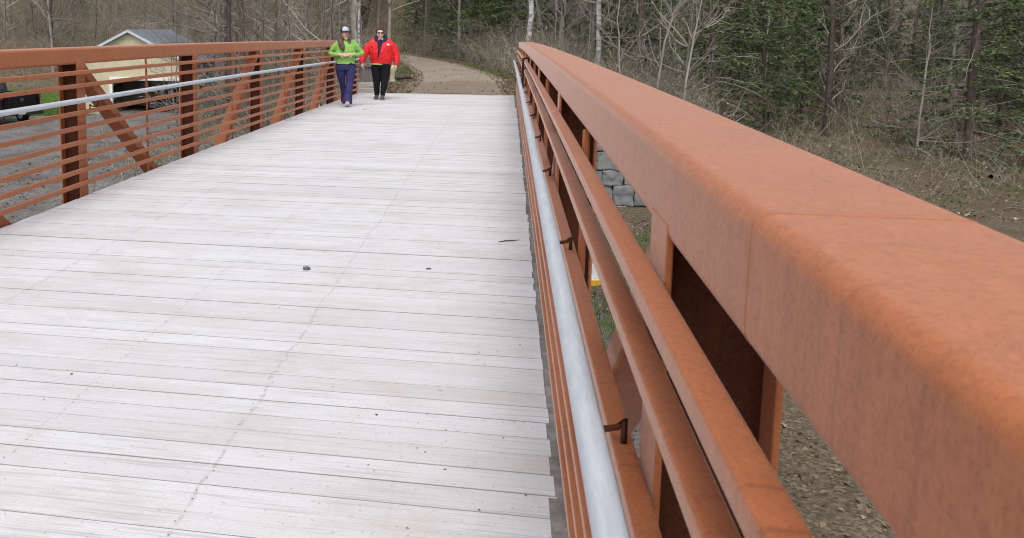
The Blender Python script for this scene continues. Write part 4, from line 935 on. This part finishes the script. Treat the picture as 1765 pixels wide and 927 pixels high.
fuse('trousers', [[(-.005, 0, .93, .19, .135), (-.005, 0, .84, .212, .15), (0, 0, .77, .205, .14)],
     [(-.100, 0, .80, .108), (-.088, .035, .62, .088), (-.062, .08, .47, .064), (-.040, .17, .27, .060), (-.018, .235, .085, .074, .085)],
     [(.105, 0, .80, .112), (.104, -.05, .62, .092), (.088, -.10, .47, .076), (.062, -.16, .28, .082), (.040, -.215, .085, .098, .108)]], PURP, gp, .011, 4, lambda co: .003 + .005 * nz(co, 9, 3) + .012 * nz(co, 13, 9) * min(1, max(0, (.6 - co.z) * 5)), capf=.15)
fuse('waistband', [[(-.005, 0, .905, .203, .146), (-.005, 0, .875, .214, .154)]], NAVYC, gp, .012, 2, capf=.1)
PINK = cloth('mauve_shoe', (.30, .15, .15), (.2, .1, .1)); SOLE = simple('white_sole', (.72, .66, .66), (.6, .54, .54), 20, .6)
def shoe(parent, heel, toe, r, mat, solemat, name='shoe'):
    h, t_ = Vector(heel), Vector(toe); d = t_ - h
    o = fuse(name, [[(*(h + Vector((0, 0, .055))), r * .8, r * 1.1), (*(h + d * .35 + Vector((0, 0, .055))), r * .95, r), (*(h + d * .7 + Vector((0, 0, .042))), r * 1.08, r * .75), (*(t_ + Vector((0, 0, .035))), r * .85, r * .5)], [(*(h + Vector((0, 0, .05))), r * .85), (*(h + Vector((0, 0, .11))), r * .8)]], mat, parent, .009, 3)
    mb = MB(); n = d.normalized(); s = Vector((0, 0, 1)).cross(n).normalized(); u_ = n.cross(s)
    prof = []
    for i in range(28):
        a = 2 * pi * i / 28; e = cos(a); prof.append((d.length / 2 + (d.length / 2 + r * .75) * e, r * (1.12 if e > 0 else .95) * sin(a) * (1 - .12 * abs(e) ** 3)))
    v0 = [h + n * x + s * y_ + u_ * .0 for x, y_ in prof]; v1 = [h + n * x + s * y_ + u_ * .028 for x, y_ in prof]
    m_ = len(prof); mb.add(v0 + v1, [(j, (j + 1) % m_, m_ + (j + 1) % m_, m_ + j) for j in range(m_)] + [tuple(range(m_))[::-1], tuple(range(m_, 2 * m_))]); mb.build('sole', solemat, o)
    return o
shoe(gp, (.04, -.235, .012), (.045, -.395, .085), .046, PINK, SOLE); shoe(gp, (-.025, .27, .045), (-.035, .10, .004), .044, PINK, SOLE)
def strands_hair(co): return .007 * nz(co, 38, 5) + .005 * nz(co, 85, 6)
fuse('hair', [[(*hat(0, .03, .05), .080, .090), (*hat(0, .05, -.04), .084, .074), (*hat(0, .05, -.12), .075, .055), (*hat(0, .055, -.22), .07, .045)],
     [(*hat(-.068, .02, .02), .026, .04), (*hat(-.078, -.01, -.07), .036, .045), (-.115, -.085, 1.37, .062, .05), (-.085, -.150, 1.29, .066, .046), (-.06, -.172, 1.22, .05, .032), (-.05, -.176, 1.18, .03, .02)],
     [(*hat(.068, .03, .0), .018, .035), (*hat(.072, .01, -.09), .026, .035), (.075, -.07, 1.375, .036, .03), (.07, -.10, 1.33, .02, .02)]], HAIR, gp, .009, 3, strands_hair)
CAPB = cloth('pale_blue_cap_cloth', (.45, .49, .53), (.39, .43, .475)); CAPD = cloth('dark_cap_mesh', (.02, .03, .035), (.012, .018, .02))
def dome(name, front, mat):
    mb = MB(); vs = []; na, nb_ = 18, 7
    for j in range(nb_ + 1):
        ph = (pi / 2) * j / nb_
        for i in range(na + 1):
            a = (R(-162) + R(144) * i / na) if front else (R(-18) + R(216) * i / na)
            vs.append(hat(.087 * cos(a) * cos(ph), .004 + .108 * sin(a) * cos(ph), .050 + .095 * sin(ph) * (1.0 if front else .97)))
    fs = [(j * (na + 1) + i, j * (na + 1) + i + 1, (j + 1) * (na + 1) + i + 1, (j + 1) * (na + 1) + i) for j in range(nb_) for i in range(na)]
    mb.add(vs, fs); o = mb.build(name, mat, gp, smooth=True); md = o.modifiers.new('t', 'SOLIDIFY'); md.thickness = .005; return o
dome('cap_crown', True, CAPB); dome('cap_mesh', False, CAPD)
mb = MB(); vs = []
for j in range(5):
    for i in range(15):
        a = -pi + pi * i / 14; q_ = j / 4; ext = .105 * q_ * max(0, sin(-a)) ** .6
        vs.append(hat((.087 + .004 * q_) * cos(a), .004 + .108 * sin(a) - ext, .052 - .018 * q_ - .010 * cos(a) ** 2 * q_))
mb.add(vs, [(j * 15 + i, j * 15 + i + 1, (j + 1) * 15 + i + 1, (j + 1) * 15 + i) for j in range(4) for i in range(14)]); o = mb.build('cap_brim', CAPD, gp, smooth=True); md = o.modifiers.new('t', 'SOLIDIFY'); md.thickness = .006

# ---- woman in red
rp_ = empty('person', (-2.94, 20.6, zd(20.6)), R(8)); tag(rp_, 'woman in open red jacket, navy hoodie, black trousers and dark glasses walking', 'person')
hc_, rat, rm = head_chains((-.015, -.03, 1.535), R(4), R(-2), 1.08)
Lw, Rw = Vector((-.435, -.06, .86)), Vector((.365, -.06, .83))
body = [[(0, 0, .86, .2, .14), (0, 0, 1.05, .21, .15), (0, 0, 1.25, .21, .14), (0, .01, 1.34, .17, .10)], [(0, .01, 1.34, .066, .066), (-.012, -.005, 1.48, .060, .062)],
        [(-.22, .01, 1.31, .06), (-.36, .03, 1.08, .05), tuple(Lw) + (.031,)], [(.22, .01, 1.31, .06), (.345, .03, 1.08, .05), tuple(Rw) + (.031,)],
        [(-.10, 0, .80, .10), (-.087, .03, .44, .055), (-.075, .10, .10, .04)], [(.11, 0, .80, .10), (.10, -.03, .44, .055), (.057, -.07, .10, .04)],
        [(-.075, .10, .08, .034), (-.09, .0, .04, .022)], [(.055, -.07, .08, .034), (.045, -.18, .04, .022)]] + hc_
body += hand_chains(Lw, (.12, -.12, -1), (.75, .5, 0), curl=.45, thumb=1, size=1.08) + hand_chains(Rw, (-.10, -.15, -1), (-.75, .5, 0), curl=.55, thumb=-1, size=1.08)
bo2 = fuse('body', body, SKIN, rp_, voxel=.0062, smooth=3); face(rat, rm, rp_, False, True)
GL = simple('sunglass_lens', (.03, .015, .012), None, 10, .08, 0, .6)
gl = MB()
for s in (-1, 1):
    vs = [rat(s * .033 + .027 * cos(2 * pi * i / 16), -.104 + .010 * abs(cos(2 * pi * i / 16)) * (1 if s * cos(2 * pi * i / 16) > 0 else 0), .017 + .019 * sin(2 * pi * i / 16)) for i in range(16)]
    vb = [v + rm @ Vector((0, .006, 0)) for v in vs]; gl.add(vs + vb, [(j, (j + 1) % 16, 16 + (j + 1) % 16, 16 + j) for j in range(16)] + [tuple(range(16))[::-1], tuple(range(16, 32))])
    gl.tube([rat(s * .060, -.09, .024), rat(s * .076, -.02, .022), rat(s * .078, .02, .018)], .003, 6)
gl.tube([rat(-.012, -.104, .024), rat(0, -.111, .026), rat(.012, -.104, .024)], .003, 6); gl.build('sunglasses', GL, rp_, smooth=False)
fuse('hair', [[(*rat(0, .022, .085), .062, .072), (*rat(0, .035, .03), .077, .078), (*rat(0, .045, -.04), .074, .066), (*rat(0, .05, -.09), .05, .045)], [(*rat(0, -.050, .098), .046, .034), (*rat(0, .0, .105), .060, .038), (*rat(0, .06, .082), .064, .05)], [(*rat(-.054, -.05, .082), .016), (*rat(0, -.076, .097), .014), (*rat(.054, -.05, .082), .016)],
     [(*rat(-.07, -.02, .07), .018, .03), (*rat(-.075, .0, .0), .012, .03)], [(*rat(.07, -.02, .07), .018, .03), (*rat(.075, .0, .0), .012, .03)]], HAIR_DK, rp_, .009, 2, strands_hair)
RED = simple('red_jacket_shell', (.62, .014, .018), (.54, .011, .016), 6, .5, 0, .35, b=.2, bscale=60, dist=.004)
def puff(co): return .012 * nz(co, 6, 5) + .009 * nz(co, 16, 12) + .004 * nz(co, 34, 20)
def cutx(c):
    cx_ = -.055 + (c.z - .945) * .10; hw = .004 + max(0, c.z - .955) * .135 + max(0, c.z - 1.22) * .10
    return c.x if c.y > -.03 or c.z < .95 or abs(abs(c.x - cx_) - hw) > .016 else cx_ + math.copysign(hw, c.x - cx_)
def vcut(c):
    if c.y > -.03 or c.z < .945: return False
    cx_ = -.055 + (c.z - .945) * .10; hw = .004 + max(0, c.z - .955) * .135 + max(0, c.z - 1.22) * .10
    return abs(c.x - cx_) < hw
jk = fuse('jacket', [[(0.01, 0, .845, .235, .185), (0.01, -.005, .96, .275, .20), (0, -.01, 1.12, .285, .205), (0, 0, 1.26, .28, .185), (0, .01, 1.345, .205, .135), (0, .02, 1.405, .125, .105), (0, .03, 1.44, .10, .09)],
     [(-.09, .015, 1.385, .075), (-.195, .01, 1.32, .093), (-.30, .02, 1.20, .097), (-.40, .015, 1.03, .088), (-.44, -.03, .905, .074)], [(.09, .015, 1.385, .075), (.195, .01, 1.32, .093), (.295, .02, 1.20, .097), (.37, .015, 1.03, .088), (.375, -.03, .875, .074)]], RED, rp_, .010, 5, puff, cut=vcut, thick=.012, capf=.12)
CUFF = RED
for w_, n_ in ((Lw, -1), (Rw, 1)):
    fuse('cuff', [[(w_.x, w_.y + .02, w_.z + .045, .056), (w_.x, w_.y + .008, w_.z + .012, .053)]], RED, rp_, .009, 2)
NAVY = cloth('navy_hoodie', (.018, .022, .045), (.012, .015, .032))
hd = fuse('hoodie', [[(0, 0, .88, .222, .165), (0, -.005, 1.1, .262, .186), (0, 0, 1.25, .25, .168), (0, .01, 1.34, .18, .12), (0, .015, 1.39, .10, .09)]], NAVY, rp_, .013, 3, lambda co: .006 * nz(co, 10, 5), capf=.15)
fuse('hood', [[(-.055, -.105, 1.335, .032), (-.105, -.055, 1.40, .040), (-.115, .02, 1.455, .044), (-.07, .09, 1.485, .048), (.0, .11, 1.49, .05), (.07, .09, 1.49, .048), (.118, .02, 1.47, .046), (.11, -.055, 1.415, .042), (.055, -.105, 1.345, .032)]], cloth('navy_hood', (.022, .032, .075), (.015, .02, .05)), hd, .010, 4, lambda co: .006 * nz(co, 14))
fuse('shirt_hem', [[(-.035, -.012, .845, .195, .178), (-.035, -.012, .818, .19, .174)]], cloth('yellow_green_shirt', (.45, .45, .18), (.36, .36, .14)), rp_, .012, 2, capf=.05)
WP = simple('white_print', (.8, .8, .8), None, 20, .5)
decal('chest_logo', jk, (.135, .215), (1.268, 1.312), WP, jk, lambda u, v: ((u + .1) ** 2 / .8 + (v + .45) ** 2 / 2.0 < 1.0 and v > -.5) or (abs(v + .75) < .22 and -.75 < u < .95), off=.004, nx_=30, nz_=16)
for x in (-.045, -.015, .015): decal('chest_print', hd, (x, x + .017), (1.20, 1.222), simple('faded_pink_print', (.30, .12, .16), None, 20, .7), hd, lambda u, v: u * u + v * v < 1.1 and u * u + v * v > .15, off=.003, nx_=8, nz_=8)
BLK = cloth('black_cloth', (.009, .009, .011), (.006, .006, .008))
fuse('trousers', [[(0.01, 0, .90, .215, .16), (0.01, 0, .82, .225, .165), (0.01, 0, .76, .215, .15)],
     [(-.105, 0, .78, .125), (-.095, .015, .60, .105), (-.085, .03, .44, .086), (-.085, .07, .28, .078), (-.078, .10, .14, .062), (-.076, .105, .095, .060)],
     [(.115, 0, .78, .128), (.112, -.015, .60, .108), (.10, -.03, .44, .09), (.085, -.05, .28, .08), (.06, -.07, .14, .062), (.057, -.072, .095, .060)]], BLK, rp_, .012, 4, capf=.3, disp=lambda co: .006 * nz(co, 9, 4) + .008 * nz(co, 16, 12) * (co.z < .5))
GREYS = cloth('grey_shoe', (.085, .08, .085), (.05, .048, .05)); SOLED = simple('grey_sole', (.16, .16, .16), None, 20, .7)
shoe(rp_, (-.075, .12, .006), (-.105, -.055, .003), .05, GREYS, SOLED); shoe(rp_, (.055, -.055, .004), (.04, -.235, .012), .052, GREYS, SOLED)
